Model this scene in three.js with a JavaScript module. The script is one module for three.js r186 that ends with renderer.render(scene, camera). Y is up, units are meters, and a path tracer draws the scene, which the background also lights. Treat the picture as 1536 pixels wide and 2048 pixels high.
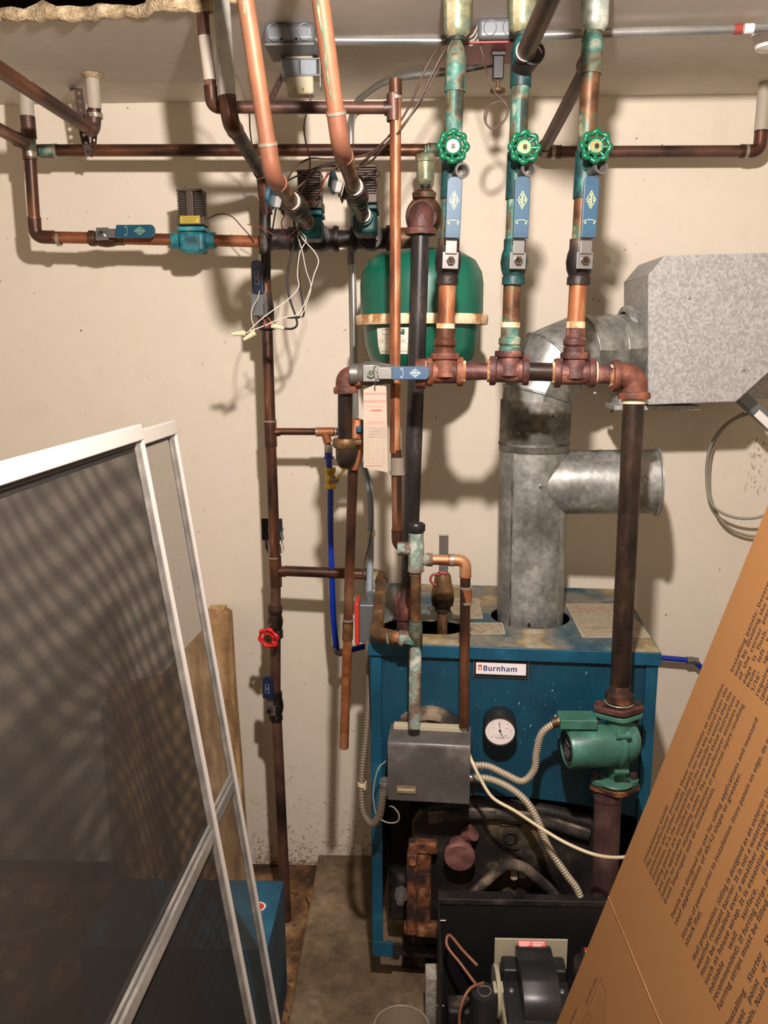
import * as THREE from 'three';
import { RoundedBoxGeometry } from 'three/addons/geometries/RoundedBoxGeometry.js';
import { mergeGeometries } from 'three/addons/utils/BufferGeometryUtils.js';
import { Brush, Evaluator, SUBTRACTION } from 'three-bvh-csg';

// ------------------------------------------------------------ camera, light, exposure
const scene = new THREE.Scene();
scene.background = new THREE.Color(0x000000);
const D2R = Math.PI / 180;
const camera = new THREE.PerspectiveCamera(63.642, 0.75, 0.02, 30);
camera.position.set(0, 1.62, 2.35);
camera.rotation.set(-11.34 * D2R, 1.9 * D2R, -0.26 * D2R, 'YXZ');
camera.updateMatrixWorld();
const renderer = new THREE.WebGLRenderer();
renderer.toneMapping = THREE.LinearToneMapping;
renderer.toneMappingExposure = 1.0;
renderer.shadowMap.enabled = true;
const LAMP = [0.06, 2.175, 1.76];
const LAMP_COLOUR = 0xfff1eb, LAMP_POWER = 12.0;

// ------------------------------------------------------------ small tools
const v = (x, y, z) => new THREE.Vector3(x, y, z);
let seed = 7;
const rnd = () => { seed = (seed * 16807) % 2147483647; return seed / 2147483647; };
const taken = new Map();
function numbered(n) {
  const k = taken.get(n) || 0; taken.set(n, k + 1);
  return k ? n + '_' + String(k).padStart(3, '0') : n;
}
function tag(o, label, category, group, kind) {
  if (label) o.userData.label = label;
  if (category) o.userData.category = category;
  if (group) o.userData.group = group;
  if (kind) o.userData.kind = kind;
  return o;
}
function thing(name, label, category, group, pos) {
  const g = new THREE.Group(); g.name = numbered(name); scene.add(g);
  if (pos) g.position.copy(pos);
  return tag(g, label, category, group);
}
function part(parent, name, geo, mat, label) {
  if (Array.isArray(geo)) geo = join(geo);
  const m = new THREE.Mesh(geo, mat); m.name = name; m.castShadow = m.receiveShadow = true;
  if (parent === scene) m.name = numbered(name);
  parent.add(m);
  if (label) m.userData.label = label;
  return m;
}
const structure = (name, geo, mat) => { const m = part(scene, name, geo, mat); m.userData.kind = 'structure'; return m; };
function plain(g) { g = g.index ? g.toNonIndexed() : g; for (const k of Object.keys(g.attributes)) if (!['position', 'normal', 'uv'].includes(k)) g.deleteAttribute(k); return g; }
const join = (gs) => mergeGeometries(gs.map(plain));
// uv in metres from the dominant axis of each face
function metres(g) {
  g = plain(g); const p = g.attributes.position, uv = new Float32Array(p.count * 2);
  const a = v(), b = v(), c = v(), n = v();
  for (let i = 0; i < p.count; i += 3) {
    a.fromBufferAttribute(p, i); b.fromBufferAttribute(p, i + 1); c.fromBufferAttribute(p, i + 2);
    n.copy(b).sub(a).cross(c.clone().sub(a));
    const ax = Math.abs(n.x), ay = Math.abs(n.y), az = Math.abs(n.z);
    [a, b, c].forEach((q, k) => {
      const w = ax > ay && ax > az ? [q.z, q.y] : ay > az ? [q.x, q.z] : [q.x, q.y];
      uv[(i + k) * 2] = w[0]; uv[(i + k) * 2 + 1] = w[1];
    });
  }
  g.setAttribute('uv', new THREE.BufferAttribute(uv, 2)); return g;
}
const up = v(0, 1, 0);
function aim(g, p, dir) { g.applyQuaternion(new THREE.Quaternion().setFromUnitVectors(up, dir.clone().normalize())); g.translate(p.x, p.y, p.z); return g; }
// turned body: profile [radius, distance along the axis]
function turned(prof, p, dir, seg = 28) {
  const g = new THREE.LatheGeometry(prof.map(([r, h]) => new THREE.Vector2(Math.max(r, 1e-5), h)), seg);
  return metres(aim(sharp(g, prof.length, seg), p, dir));
}
// flat rings between sharp profile steps
function sharp(g) { const n = plain(g); n.computeVertexNormals(); return smoothCrease(n, 40); }
function smoothCrease(g, deg) {
  const p = g.attributes.position, nn = g.attributes.normal, map = new Map(), cs = Math.cos(deg * D2R);
  const key = (i) => Math.round(p.getX(i) * 1e5) + '_' + Math.round(p.getY(i) * 1e5) + '_' + Math.round(p.getZ(i) * 1e5);
  for (let i = 0; i < p.count; i++) { const k = key(i); if (!map.has(k)) map.set(k, []); map.get(k).push(i); }
  const out = new Float32Array(p.count * 3), a = v(), b = v();
  for (const list of map.values()) for (const i of list) {
    a.fromBufferAttribute(nn, i); let x = 0, y = 0, z = 0;
    for (const j of list) { b.fromBufferAttribute(nn, j); if (a.dot(b) > cs) { x += b.x; y += b.y; z += b.z; } }
    const l = Math.hypot(x, y, z) || 1; out.set([x / l, y / l, z / l], i * 3);
  }
  g.setAttribute('normal', new THREE.BufferAttribute(out, 3)); return g;
}
const rod = (a, b, r, r2 = r, seg = 20) => {
  const d = b.clone().sub(a), L = d.length();
  const g = new THREE.CylinderGeometry(r2, r, L, seg, 1); const uv = g.attributes.uv;
  for (let i = 0; i < uv.count; i++) uv.setXY(i, uv.getY(i) * L + a.x * 1.7 + a.y, uv.getX(i) * 6.283 * r + a.z);
  return plain(aim(g, a.clone().lerp(b, 0.5), d));
};
const hex = (p, dir, r, h) => metres(aim(new THREE.CylinderGeometry(r, r, h, 6), p.clone().addScaledVector(dir.clone().normalize(), h / 2), dir));
const box = (w, h, d, x = 0, y = 0, z = 0, r = 0.002, s = 2) => { const g = r > 0 ? new RoundedBoxGeometry(w, h, d, s, Math.min(r, w / 2.01, h / 2.01, d / 2.01)) : new THREE.BoxGeometry(w, h, d); g.translate(x, y, z); return metres(g); };
// swept tube with a radius function; points is a dense list
function sweep(curve, n, rf, seg = 12, closed = false) {
  const fr = curve.computeFrenetFrames(n, closed), L = curve.getLength(), pos = [], uv = [], idx = [];
  for (let i = 0; i <= n; i++) {
    const k = closed && i === n ? 0 : i, c = curve.getPointAt(i / n), r = typeof rf === 'function' ? rf(i / n, i / n * L) : rf;
    for (let j = 0; j <= seg; j++) {
      const t = j / seg * Math.PI * 2, q = c.clone().addScaledVector(fr.normals[k], Math.cos(t) * r).addScaledVector(fr.binormals[k], Math.sin(t) * r);
      pos.push(q.x, q.y, q.z); uv.push(i / n * L, j / seg * 6.283 * r);
    }
  }
  for (let i = 0; i < n; i++) for (let j = 0; j < seg; j++) { const a = i * (seg + 1) + j, b = a + seg + 1; idx.push(a, a + 1, b, a + 1, b + 1, b); }
  const g = new THREE.BufferGeometry();
  g.setAttribute('position', new THREE.Float32BufferAttribute(pos, 3)); g.setAttribute('uv', new THREE.Float32BufferAttribute(uv, 2)); g.setIndex(idx); g.computeVertexNormals();
  return plain(g);
}
// polyline with filleted corners
function bent(pts, R) {
  const path = new THREE.CurvePath(); let from = pts[0];
  for (let i = 1; i < pts.length - 1; i++) {
    const a = pts[i - 1].clone().sub(pts[i]), b = pts[i + 1].clone().sub(pts[i]);
    const r = Math.min(R, a.length() * 0.49, b.length() * 0.49);
    const s = pts[i].clone().addScaledVector(a.normalize(), r), e = pts[i].clone().addScaledVector(b.normalize(), r);
    if (from.distanceTo(s) > 1e-5) path.add(new THREE.LineCurve3(from, s));
    path.add(new THREE.QuadraticBezierCurve3(s, pts[i].clone(), e)); from = e;
  }
  path.add(new THREE.LineCurve3(from, pts[pts.length - 1])); return path;
}
const smooth = (pts) => new THREE.CatmullRomCurve3(pts, false, 'centripetal');
const wire = (pts, r, n = pts.length * 9) => sweep(smooth(pts), n, r, 7);
const lerp = (a, b, t) => a.clone().lerp(b, t);
// a soldered run: straight pieces are parts, every corner gets an elbow with its own collars
function run(t, pts, r, mPipe, mElbow, opt = {}) {
  const R = opt.R || r * 2.1, last = pts.length - 1;
  for (let i = 0; i < last; i++) {
    const d = pts[i + 1].clone().sub(pts[i]).normalize();
    const a = i > 0 ? pts[i].clone().addScaledVector(d, R * 0.95) : pts[i], b = i < last - 1 ? pts[i + 1].clone().addScaledVector(d, -R * 0.95) : pts[i + 1];
    part(t, 'pipe', rod(a, b, r), Array.isArray(mPipe) ? mPipe[i % mPipe.length] : mPipe);
  }
  for (let i = 1; i < last; i++) {
    const a = pts[i - 1].clone().sub(pts[i]).normalize(), b = pts[i + 1].clone().sub(pts[i]).normalize(), l = R * 1.45;
    const A = pts[i].clone().addScaledVector(a, l), B = pts[i].clone().addScaledVector(b, l);
    part(t, 'elbow', [sweep(bent([A, pts[i], B], R), 16, r * 1.13, 16), turned([[r, 0], [r * 1.17, 0], [r * 1.17, r * 0.25], [r, r * 0.25]], A, a.clone(), 18), turned([[r, 0], [r * 1.17, 0], [r * 1.17, r * 0.25], [r, r * 0.25]], B, b.clone(), 18)], mElbow || mPipe);
  }
}
const sleeve = (p, dir, r, len, k = 1.14) => { const d = dir.clone().normalize(); return turned([[r * 0.9, -len / 2], [r * k, -len / 2], [r * k, len / 2], [r * 0.9, len / 2]], p, d, 20); };
const dirOf = (a, b) => b.clone().sub(a).normalize();

// ------------------------------------------------------------ procedural textures
function noiser(s0, per) {
  const N = 64, tab = []; let s = s0; const r = () => { s = (s * 16807) % 2147483647; return s / 2147483647; };
  for (let i = 0; i < N * N; i++) tab.push(r());
  const g = (x, y, px, py) => tab[(((y % py) + py) % py % N) * N + (((x % px) + px) % px % N)];
  const n2 = (x, y, px, py) => { const i = Math.floor(x), j = Math.floor(y); let a = x - i, b = y - j; a = a * a * (3 - 2 * a); b = b * b * (3 - 2 * b); return (g(i, j, px, py) * (1 - a) + g(i + 1, j, px, py) * a) * (1 - b) + (g(i, j + 1, px, py) * (1 - a) + g(i + 1, j + 1, px, py) * a) * b; };
  return (u, w, fx, fy, oct = 4) => { let t = 0, a = 0.5, n = 0; for (let o = 0; o < oct; o++) { t += a * n2(u * fx, w * fy, fx, fy); n += a; a *= 0.55; fx *= 2; fy *= 2; } return t / n; };
}
const hexRGB = (h) => [(h >> 16) & 255, (h >> 8) & 255, h & 255];
function ramp(stops, t) {
  for (let i = 1; i < stops.length; i++) if (t <= stops[i][0]) { const a = stops[i - 1], b = stops[i], k = (t - a[0]) / (b[0] - a[0] || 1); const c = hexRGB(a[1]), d = hexRGB(b[1]); return c.map((q, j) => q + (d[j] - q) * Math.min(1, Math.max(0, k))); }
  return hexRGB(stops[stops.length - 1][1]);
}
let texSeed = 11;
function cloud(stops, o = {}) {
  const S = o.size || 256, d = new Uint8Array(S * S * 4), f = noiser(texSeed += 37), h = noiser(texSeed += 91), fx = o.fx || 4, fy = o.fy || 4, c = o.contrast || 1.9;
  for (let y = 0; y < S; y++) for (let x = 0; x < S; x++) {
    let t = (f(x / S, y / S, fx, fy, 5) - 0.5) * c + 0.5; t = Math.min(1, Math.max(0, t));
    const rgb = ramp(stops, t), g = 1 + (h(x / S, y / S, 32, 32, 2) - 0.5) * (o.grain === undefined ? 0.16 : o.grain), k = (y * S + x) * 4;
    for (let j = 0; j < 3; j++) d[k + j] = Math.min(255, rgb[j] * g); d[k + 3] = 255;
  }
  const t = new THREE.DataTexture(d, S, S); t.colorSpace = THREE.SRGBColorSpace; t.magFilter = THREE.LinearFilter; t.minFilter = THREE.LinearFilter;
  t.wrapS = t.wrapT = THREE.RepeatWrapping; t.repeat.set(1 / (o.tile || 0.25), 1 / (o.tile || 0.25)); t.needsUpdate = true; return t;
}
function grainMap(S, fx, fy, tile, c = 1.6) {
  const d = new Uint8Array(S * S * 4), f = noiser(texSeed += 53);
  for (let i = 0; i < S * S; i++) { const t = Math.min(1, Math.max(0, (f((i % S) / S, Math.floor(i / S) / S, fx, fy, 4) - 0.5) * c + 0.5)) * 255; d[i * 4] = d[i * 4 + 1] = d[i * 4 + 2] = t; d[i * 4 + 3] = 255; }
  const t = new THREE.DataTexture(d, S, S); t.magFilter = THREE.LinearFilter; t.wrapS = t.wrapT = THREE.RepeatWrapping; t.repeat.set(1 / tile, 1 / tile); t.needsUpdate = true; return t;
}
const bumpFine = grainMap(128, 24, 24, 0.06), bumpCast = grainMap(128, 16, 16, 0.05, 2.2);
const mat = (stops, o = {}) => { if (o.flat) stops = stops[1][1]; return new THREE.MeshStandardMaterial({ map: typeof stops === 'number' ? null : cloud(stops, o), color: typeof stops === 'number' ? stops : 0xffffff, roughness: o.rough === undefined ? 0.6 : o.rough, metalness: o.metal || 0, bumpMap: o.bump ? (o.cast ? bumpCast : bumpFine) : null, bumpScale: o.bump || 0, side: o.side || THREE.FrontSide }); };
function canvas(w, h, draw) {
  const c = document.createElement('canvas'); c.width = w; c.height = h; const x = c.getContext('2d'); draw(x, w, h);
  const t = new THREE.CanvasTexture(c); t.colorSpace = THREE.SRGBColorSpace; return t;
}
const printed = (w, h, draw, rough = 0.5) => new THREE.MeshStandardMaterial({ map: canvas(w, h, draw), roughness: rough });

// ------------------------------------------------------------ materials
const M = {
  copper: mat([[0, 0x5c3420], [0.4, 0x86502f], [0.75, 0x9c6340], [1, 0xb0845e]], { fx: 3, fy: 8, tile: 0.3, rough: 0.5, metal: 0.35, grain: 0.1 }),
  copperClean: mat([[0, 0x865842], [0.5, 0x98684c], [0.85, 0xa3765a], [1, 0xb09484]], { fx: 3, fy: 4, tile: 0.5, rough: 0.5, metal: 0.25, grain: 0.08 }),
  copperBrown: mat([[0, 0x30201a], [0.4, 0x533424], [0.75, 0x6b442d], [1, 0x85604a]], { fx: 3, fy: 6, tile: 0.4, rough: 0.42, metal: 0.45 }),
  copperDark: mat([[0, 0x2a1d1a], [0.5, 0x4d3730], [1, 0x6a4a3c]], { fx: 4, fy: 4, tile: 0.4, rough: 0.45, metal: 0.35 }),
  verdigris: mat([[0, 0x22302a], [0.3, 0x554c38], [0.48, 0x666a56], [0.62, 0x38645a], [0.82, 0x567f72], [1, 0x969f88]], { fx: 3, fy: 5, tile: 0.16, rough: 0.6, metal: 0.25, contrast: 2.4 }),
  patina: mat([[0, 0x47301e], [0.35, 0x6d4a30], [0.55, 0x5f543c], [0.72, 0x475f4c], [0.9, 0x787f62], [1, 0xa0926e]], { fx: 4, fy: 3, tile: 0.2, rough: 0.5, metal: 0.35, contrast: 2.3 }),
  limed: mat([[0, 0x5a4a3c], [0.35, 0x6e6052], [0.55, 0x888478], [0.75, 0x708c80], [1, 0xc0beb4]], { fx: 5, fy: 3, tile: 0.16, rough: 0.7, metal: 0.1, contrast: 2.5, bump: 0.0006 }),
  solder: mat([[0, 0x8a8478], [0.5, 0x9a9385], [1, 0xe0d8c8]], { flat: true, rough: 0.35, metal: 0.5, tile: 0.1 }),
  paintedPipe: mat([[0, 0xb9b0a0], [0.6, 0xa89f90], [1, 0xddd6c8]], { flat: true, rough: 0.6, tile: 0.2 }),
  sprayed: mat([[0, 0x30383a], [0.35, 0x5c6262], [0.65, 0x82847e], [1, 0xa4a49a]], { fx: 2, fy: 2, tile: 0.45, rough: 0.6, contrast: 2.4 }),
  iron: mat([[0, 0x1d1817], [0.5, 0x2e2725], [0.85, 0x43382f], [1, 0x5a4a3c]], { tile: 0.2, rough: 0.5, metal: 0.3, bump: 0.0003, cast: true }),
  ironRust: mat([[0, 0x3f2620], [0.4, 0x623a2d], [0.7, 0x7f4c37], [1, 0xa06a48]], { tile: 0.14, rough: 0.62, metal: 0.15, bump: 0.0004, cast: true }),
  ironPurple: mat([[0, 0x33211f], [0.45, 0x4e302c], [0.75, 0x6a4038], [1, 0x8d6450]], { tile: 0.14, rough: 0.55, metal: 0.15, bump: 0.0004, cast: true }),
  rustRaw: mat([[0, 0x2a1812], [0.4, 0x4c2c1c], [0.75, 0x73431f], [1, 0x8a6644]], { tile: 0.1, rough: 0.85, bump: 0.0008, cast: true, contrast: 2.4 }),
  blackPipe: mat([[0, 0x201d1c], [0.5, 0x2b2827], [0.85, 0x3a3634], [1, 0x57504a]], { fx: 3, fy: 8, tile: 0.3, rough: 0.38, metal: 0.35, grain: 0.3 }),
  brownPipe: mat([[0, 0x1e1815], [0.5, 0x352820], [0.85, 0x49382c], [1, 0x6a5644]], { fx: 3, fy: 10, tile: 0.3, rough: 0.4, metal: 0.35, grain: 0.3 }),
  brownPaint: mat([[0, 0x3a2826], [0.6, 0x4a3330], [1, 0x5b4440]], { tile: 0.2, rough: 0.55, grain: 0.2 }),
  cast: mat([[0, 0x0e0c0b], [0.5, 0x1b1816], [0.8, 0x2f2a25], [1, 0x5a5145]], { tile: 0.25, rough: 0.6, metal: 0.1, bump: 0.0006, cast: true, contrast: 2.2 }),
  castDust: mat([[0, 0x1c1916], [0.4, 0x38312a], [0.75, 0x574d40], [1, 0x8a7c66]], { tile: 0.2, rough: 0.8, bump: 0.0006, cast: true, contrast: 2.2 }),
  castDoor: mat([[0, 0x0e0c0b], [0.5, 0x1e1a18], [0.8, 0x322c25], [1, 0x60553f]], { tile: 0.3, rough: 0.6, metal: 0.1, bump: 0.0006, cast: true, contrast: 2.0 }),
  steel: mat([[0, 0x9a9a98], [0.5, 0x9a9a97], [1, 0xdedddb]], { flat: true, tile: 0.08, rough: 0.28, metal: 0.75 }),
  steelDull: mat([[0, 0x72706c], [0.5, 0x73716c], [1, 0xb5b2ac]], { flat: true, tile: 0.1, rough: 0.4, metal: 0.55 }),
  emt: mat([[0, 0x90928f], [0.5, 0xa9aba8], [1, 0xc4c5c2]], { fx: 2, fy: 10, tile: 0.3, rough: 0.3, metal: 0.7, grain: 0.06 }),
  flue: mat([[0, 0x70716c], [0.45, 0x8d8f8b], [0.8, 0xa8aaa6], [1, 0xc8c9c4]], { fx: 5, fy: 3, tile: 0.3, rough: 0.42, metal: 0.55, grain: 0.32, contrast: 1.7 }),
  flueDark: mat([[0, 0x4a4a44], [0.5, 0x6c6b64], [1, 0x94938c]], { fx: 5, fy: 3, tile: 0.25, rough: 0.45, metal: 0.5, grain: 0.34 }),
  brass: mat([[0, 0x8d7a30], [0.5, 0xb89b3f], [1, 0xd8c268]], { flat: true, tile: 0.1, rough: 0.3, metal: 0.65 }),
  bronze: mat([[0, 0x463420], [0.45, 0x664a2c], [0.8, 0x80603a], [1, 0x967a52]], { tile: 0.12, rough: 0.5, metal: 0.35, bump: 0.0003 }),
  ventBrass: mat([[0, 0x6c7a66], [0.35, 0x97916d], [0.65, 0xb3a886], [1, 0xcfc8ac]], { tile: 0.1, rough: 0.42, metal: 0.4, contrast: 2.2 }),
  ventGrey: mat([[0, 0x87948c], [0.4, 0xa9b0a4], [1, 0xc9c8b8]], { tile: 0.1, rough: 0.45, metal: 0.3 }),
  teal: mat([[0, 0x0e3d42], [0.5, 0x1a6670], [0.85, 0x2a8088], [1, 0x5a8a80]], { tile: 0.1, rough: 0.5, bump: 0.0002 }),
  tealDark: mat([[0, 0x0b2a2a], [0.5, 0x164a48], [0.85, 0x22605a], [1, 0x4a6a5a]], { tile: 0.1, rough: 0.5, bump: 0.0003 }),
  head: mat([[0, 0x2c231c], [0.5, 0x4a3e34], [1, 0x63564a]], { flat: true, tile: 0.08, rough: 0.45, metal: 0.2 }),
  headDark: mat(0x17130f, { rough: 0.8 }),
  blue: mat([[0, 0x0d3e54], [0.5, 0x104960], [0.85, 0x13526c], [1, 0x205e76]], { tile: 0.4, rough: 0.42, grain: 0.12 }),
  blueTop: mat([[0, 0x2f4a58], [0.3, 0x56625f], [0.5, 0x716e62], [0.68, 0x6a6a64], [0.82, 0x8b7a50], [1, 0x9a927e]], { fx: 4, fy: 3, tile: 0.5, rough: 0.6, contrast: 2.2, grain: 0.3 }),
  tankGreen: mat([[0, 0x0b5644], [0.5, 0x0e6650], [0.85, 0x13725a], [1, 0x30806a]], { fx: 2, fy: 2, tile: 0.5, rough: 0.35, grain: 0.06 }),
  band: mat([[0, 0x8a5a30], [0.22, 0xb98e60], [0.4, 0xd9bf98], [1, 0xe6d2b0]], { tile: 0.16, rough: 0.65, contrast: 2.2 }),
  pump: mat([[0, 0x315a4c], [0.6, 0x3a6a59], [1, 0x4e8070]], { tile: 0.2, rough: 0.38, grain: 0.08 }),
  wheelGreen: mat([[0, 0x06402a], [0.6, 0x0c5a3c], [1, 0x1c7a55]], { flat: true, tile: 0.05, rough: 0.22 }),
  wheelRed: mat([[0, 0xa81016], [0.6, 0xd01c22], [1, 0xe04a48]], { flat: true, tile: 0.05, rough: 0.35 }),
  grip: mat([[0, 0x1c4e78], [0.6, 0x2b4c62], [1, 0x3f769e]], { flat: true, tile: 0.08, rough: 0.4 }),
  gripDark: mat([[0, 0x10264c], [0.6, 0x111f3c], [1, 0x24406e]], { flat: true, tile: 0.08, rough: 0.4 }),
  gripTeal: mat([[0, 0x0f3c4e], [0.6, 0x17475a], [1, 0x2a6878]], { flat: true, tile: 0.08, rough: 0.45 }),
  pex: mat([[0, 0x08247c], [0.6, 0x0a2f98], [1, 0x123ab0]], { flat: true, tile: 0.2, rough: 0.35, grain: 0.05 }),
  greyBox: mat([[0, 0x504d4b], [0.6, 0x5c5a58], [1, 0x84807a]], { tile: 0.3, rough: 0.42, metal: 0.15, grain: 0.1 }),
  tanEdge: mat([[0, 0x9a927c], [0.6, 0xb0a88e], [1, 0xc4bca4]], { flat: true, tile: 0.1, rough: 0.7 }),
  black: mat([[0, 0x0c0c0c], [0.6, 0x151515], [1, 0x242322]], { flat: true, tile: 0.2, rough: 0.45, grain: 0.2 }),
  blackSheet: mat([[0, 0x0a0a0a], [0.6, 0x111010], [1, 0x1d1b1a]], { tile: 0.3, rough: 0.6, grain: 0.3 }),
  blackPlastic: mat([[0, 0x1a1a1b], [0.6, 0x222223], [1, 0x2d2d2e]], { flat: true, tile: 0.1, rough: 0.36, grain: 0.1 }),
  void: mat(0x050505, { rough: 0.9 }),
  white: mat(0xe6e2da, { rough: 0.45 }),
  frame: mat([[0, 0xd8d5ce], [0.6, 0xc4c0b8], [1, 0xeceae4]], { flat: true, tile: 0.4, rough: 0.35, grain: 0.05 }),
  frameGrey: mat([[0, 0x6a6864], [0.6, 0x7a7872], [1, 0x8c8a82]], { fx: 2, fy: 10, tile: 0.3, rough: 0.5, grain: 0.15 }),
  cable: mat([[0, 0xc2b490], [0.6, 0xd4c7a4], [1, 0xe0d5b8]], { flat: true, tile: 0.1, rough: 0.55 }),
  cableBrown: mat([[0, 0x3a2a22], [0.6, 0x4d3a30], [1, 0x6a5446]], { flat: true, tile: 0.1, rough: 0.5 }),
  cableGrey: mat([[0, 0x7c776a], [0.6, 0x908b7c], [1, 0xa6a090]], { flat: true, tile: 0.1, rough: 0.5 }),
  wireWhite: mat(0xd8d0c0, { rough: 0.5 }),
  wireRed: mat(0xa04a40, { rough: 0.5 }),
  wireBlack: mat(0x1c1917, { rough: 0.5 }),
  flexOld: mat([[0, 0x8a7a64], [0.5, 0xb0a48e], [1, 0xc8bfac]], { flat: true, tile: 0.05, rough: 0.5, metal: 0.3 }),
  flexDark: mat([[0, 0x4e4438], [0.5, 0x6c6152], [1, 0x8a7d6a]], { flat: true, tile: 0.05, rough: 0.5, metal: 0.3 }),
  greyPVC: mat([[0, 0x6d7880], [0.6, 0x7d888f], [1, 0x929a9c]], { flat: true, tile: 0.2, rough: 0.5 }),
  strap: mat([[0, 0x2e201a], [0.5, 0x432f26], [1, 0x5c4436]], { flat: true, tile: 0.06, rough: 0.7, metal: 0.2 }),
  redPaint: mat([[0, 0x9c2a24], [0.6, 0xc83a2e], [1, 0xd85a48]], { flat: true, tile: 0.1, rough: 0.4 }),
  redPlate: mat([[0, 0x7a302c], [0.6, 0x8f3d38], [1, 0xa4544c]], { flat: true, tile: 0.1, rough: 0.45 }),
  galvBox: mat([[0, 0x8b9094], [0.5, 0x71777a], [1, 0xbcc0c2]], { flat: true, tile: 0.1, rough: 0.4, metal: 0.45, grain: 0.08 }),
  wood: mat([[0, 0x705636], [0.4, 0x94744c], [0.75, 0xac8c60], [1, 0xc4a67c]], { fx: 10, fy: 2, tile: 0.35, rough: 0.8, bump: 0.0005, contrast: 2.0 }),
  woodDark: mat([[0, 0x33261a], [0.5, 0x4c3a28], [1, 0x6a543c]], { fx: 2, fy: 12, tile: 0.6, rough: 0.85 }),
  concrete: mat([[0, 0x5c4c38], [0.5, 0x7a6850], [1, 0x96836a]], { tile: 0.5, rough: 0.9, bump: 0.001, grain: 0.3 }),
  concreteGrey: mat([[0, 0x5d5a52], [0.5, 0x807c72], [1, 0xa09b8e]], { tile: 0.25, rough: 0.9, bump: 0.001, grain: 0.4 }),
  cardboard: mat([[0, 0x7f572e], [0.5, 0x885f34], [1, 0x91683c]], { fx: 6, fy: 3, tile: 0.3, rough: 0.75, grain: 0.1 }),
  ceilingPaint: mat([[0, 0xccc4b8], [0.6, 0xd3cbbf], [1, 0xd8d1c6]], { fx: 3, fy: 3, tile: 0.8, rough: 0.9, grain: 0.04 }),
  plaster: mat([[0, 0x7a6850], [0.5, 0xa08c6c], [1, 0xc4b290]], { tile: 0.08, rough: 0.95, contrast: 2.3, bump: 0.002 }),
  porcelain: mat(0xece8e0, { rough: 0.2 }),
};

// ------------------------------------------------------------ room
const wallPrint = canvas(2048, 1493, (c, w, h) => {
  const X = (x) => (x + 1.5) / 3.1 * w, Y = (y) => h - y / 2.26 * h;
  c.fillStyle = '#d9d0be'; c.fillRect(0, 0, w, h);
  for (let i = 0; i < 5200; i++) { c.fillStyle = rnd() < 0.5 ? 'rgba(226,216,198,0.10)' : 'rgba(206,194,174,0.10)'; const r = 3 + rnd() * 16; c.beginPath(); c.ellipse(rnd() * w, rnd() * h, r, r * (0.4 + rnd()), rnd() * 3, 0, 7); c.fill(); }
  // nicks and specks
  for (let i = 0; i < 260; i++) { c.fillStyle = 'rgba(70,50,35,' + (0.25 + rnd() * 0.5) + ')'; c.beginPath(); c.ellipse(rnd() * w, rnd() * h, 0.6 + rnd() * 1.2, 0.6 + rnd() * 1.8, rnd() * 3, 0, 7); c.fill(); }
  // scratches low on the wall
  for (let i = 0; i < 130; i++) { c.strokeStyle = 'rgba(90,66,44,' + (0.12 + rnd() * 0.35) + ')'; c.lineWidth = 0.6 + rnd(); const x = X(-0.62 + rnd() * 0.6), y = Y(0.02 + rnd() * rnd() * 0.62), a = rnd() * 3.1, l = 4 + rnd() * 22; c.beginPath(); c.moveTo(x, y); c.lineTo(x + Math.cos(a) * l, y + Math.sin(a) * l); c.stroke(); }
  for (let i = 0; i < 60; i++) { c.strokeStyle = 'rgba(60,44,32,' + (0.2 + rnd() * 0.4) + ')'; c.lineWidth = 0.7 + rnd(); const x = X(0.95 + rnd() * 0.06), y = Y(1.2 + rnd() * 0.2), a = 1.2 + rnd(), l = 2 + rnd() * 9; c.beginPath(); c.moveTo(x, y); c.lineTo(x + Math.cos(a) * l, y + Math.sin(a) * l); c.stroke(); }
  // black paint daub behind the copper riser
  c.fillStyle = '#14141c'; const px = X(-0.437), py = Y(1.128), pw = X(-0.376) - px, ph = Y(1.063) - py;
  c.fillRect(px, py, pw, ph);
  for (let i = 0; i < 40; i++) { c.strokeStyle = rnd() < 0.45 ? '#d4c8b2' : '#1c2438'; c.lineWidth = 1 + rnd() * 2; const x = px + rnd() * pw, y = py + 8 + rnd() * ph; c.beginPath(); c.moveTo(x, y); c.lineTo(x + rnd() * 5, y + 10 + rnd() * 22); c.stroke(); }
  // rusty grime along the skirting line
  for (let i = 0; i < 900; i++) { c.fillStyle = 'rgba(96,66,36,' + rnd() * 0.4 + ')'; c.beginPath(); c.ellipse(X(-0.5 + rnd() * 0.42), Y(rnd() * rnd() * rnd() * 0.3), 1 + rnd() * 2, 1 + rnd() * 3, rnd() * 3, 0, 7); c.fill(); }
});
wallPrint.repeat.set(1 / 3.1, 1 / 2.26); wallPrint.offset.set(1.5 / 3.1, 0); wallPrint.wrapS = wallPrint.wrapT = THREE.RepeatWrapping;
const wallMat = new THREE.MeshStandardMaterial({ map: wallPrint, roughness: 0.85 });
const sideMat = mat([[0, 0xc4bcac], [0.6, 0xccc4b4], [1, 0xd2cabc]], { tile: 0.8, rough: 0.9, grain: 0.04 });
structure('wall_back', box(3.3, 2.6, 0.1, 0.05, 1.25, -0.05, 0), wallMat);
structure('wall_left', box(0.1, 2.6, 3.7, -1.55, 1.25, 1.75, 0), sideMat);
structure('wall_right', box(0.1, 2.6, 3.7, 1.65, 1.25, 1.75, 0), sideMat);
structure('wall_front', box(3.1, 2.6, 0.1, 0.05, 1.25, 3.55, 0), mat([[0, 0x958c7c], [0.6, 0xa09684], [1, 0xaaa090]], { tile: 0.8, rough: 0.9, grain: 0.05 }));
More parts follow.
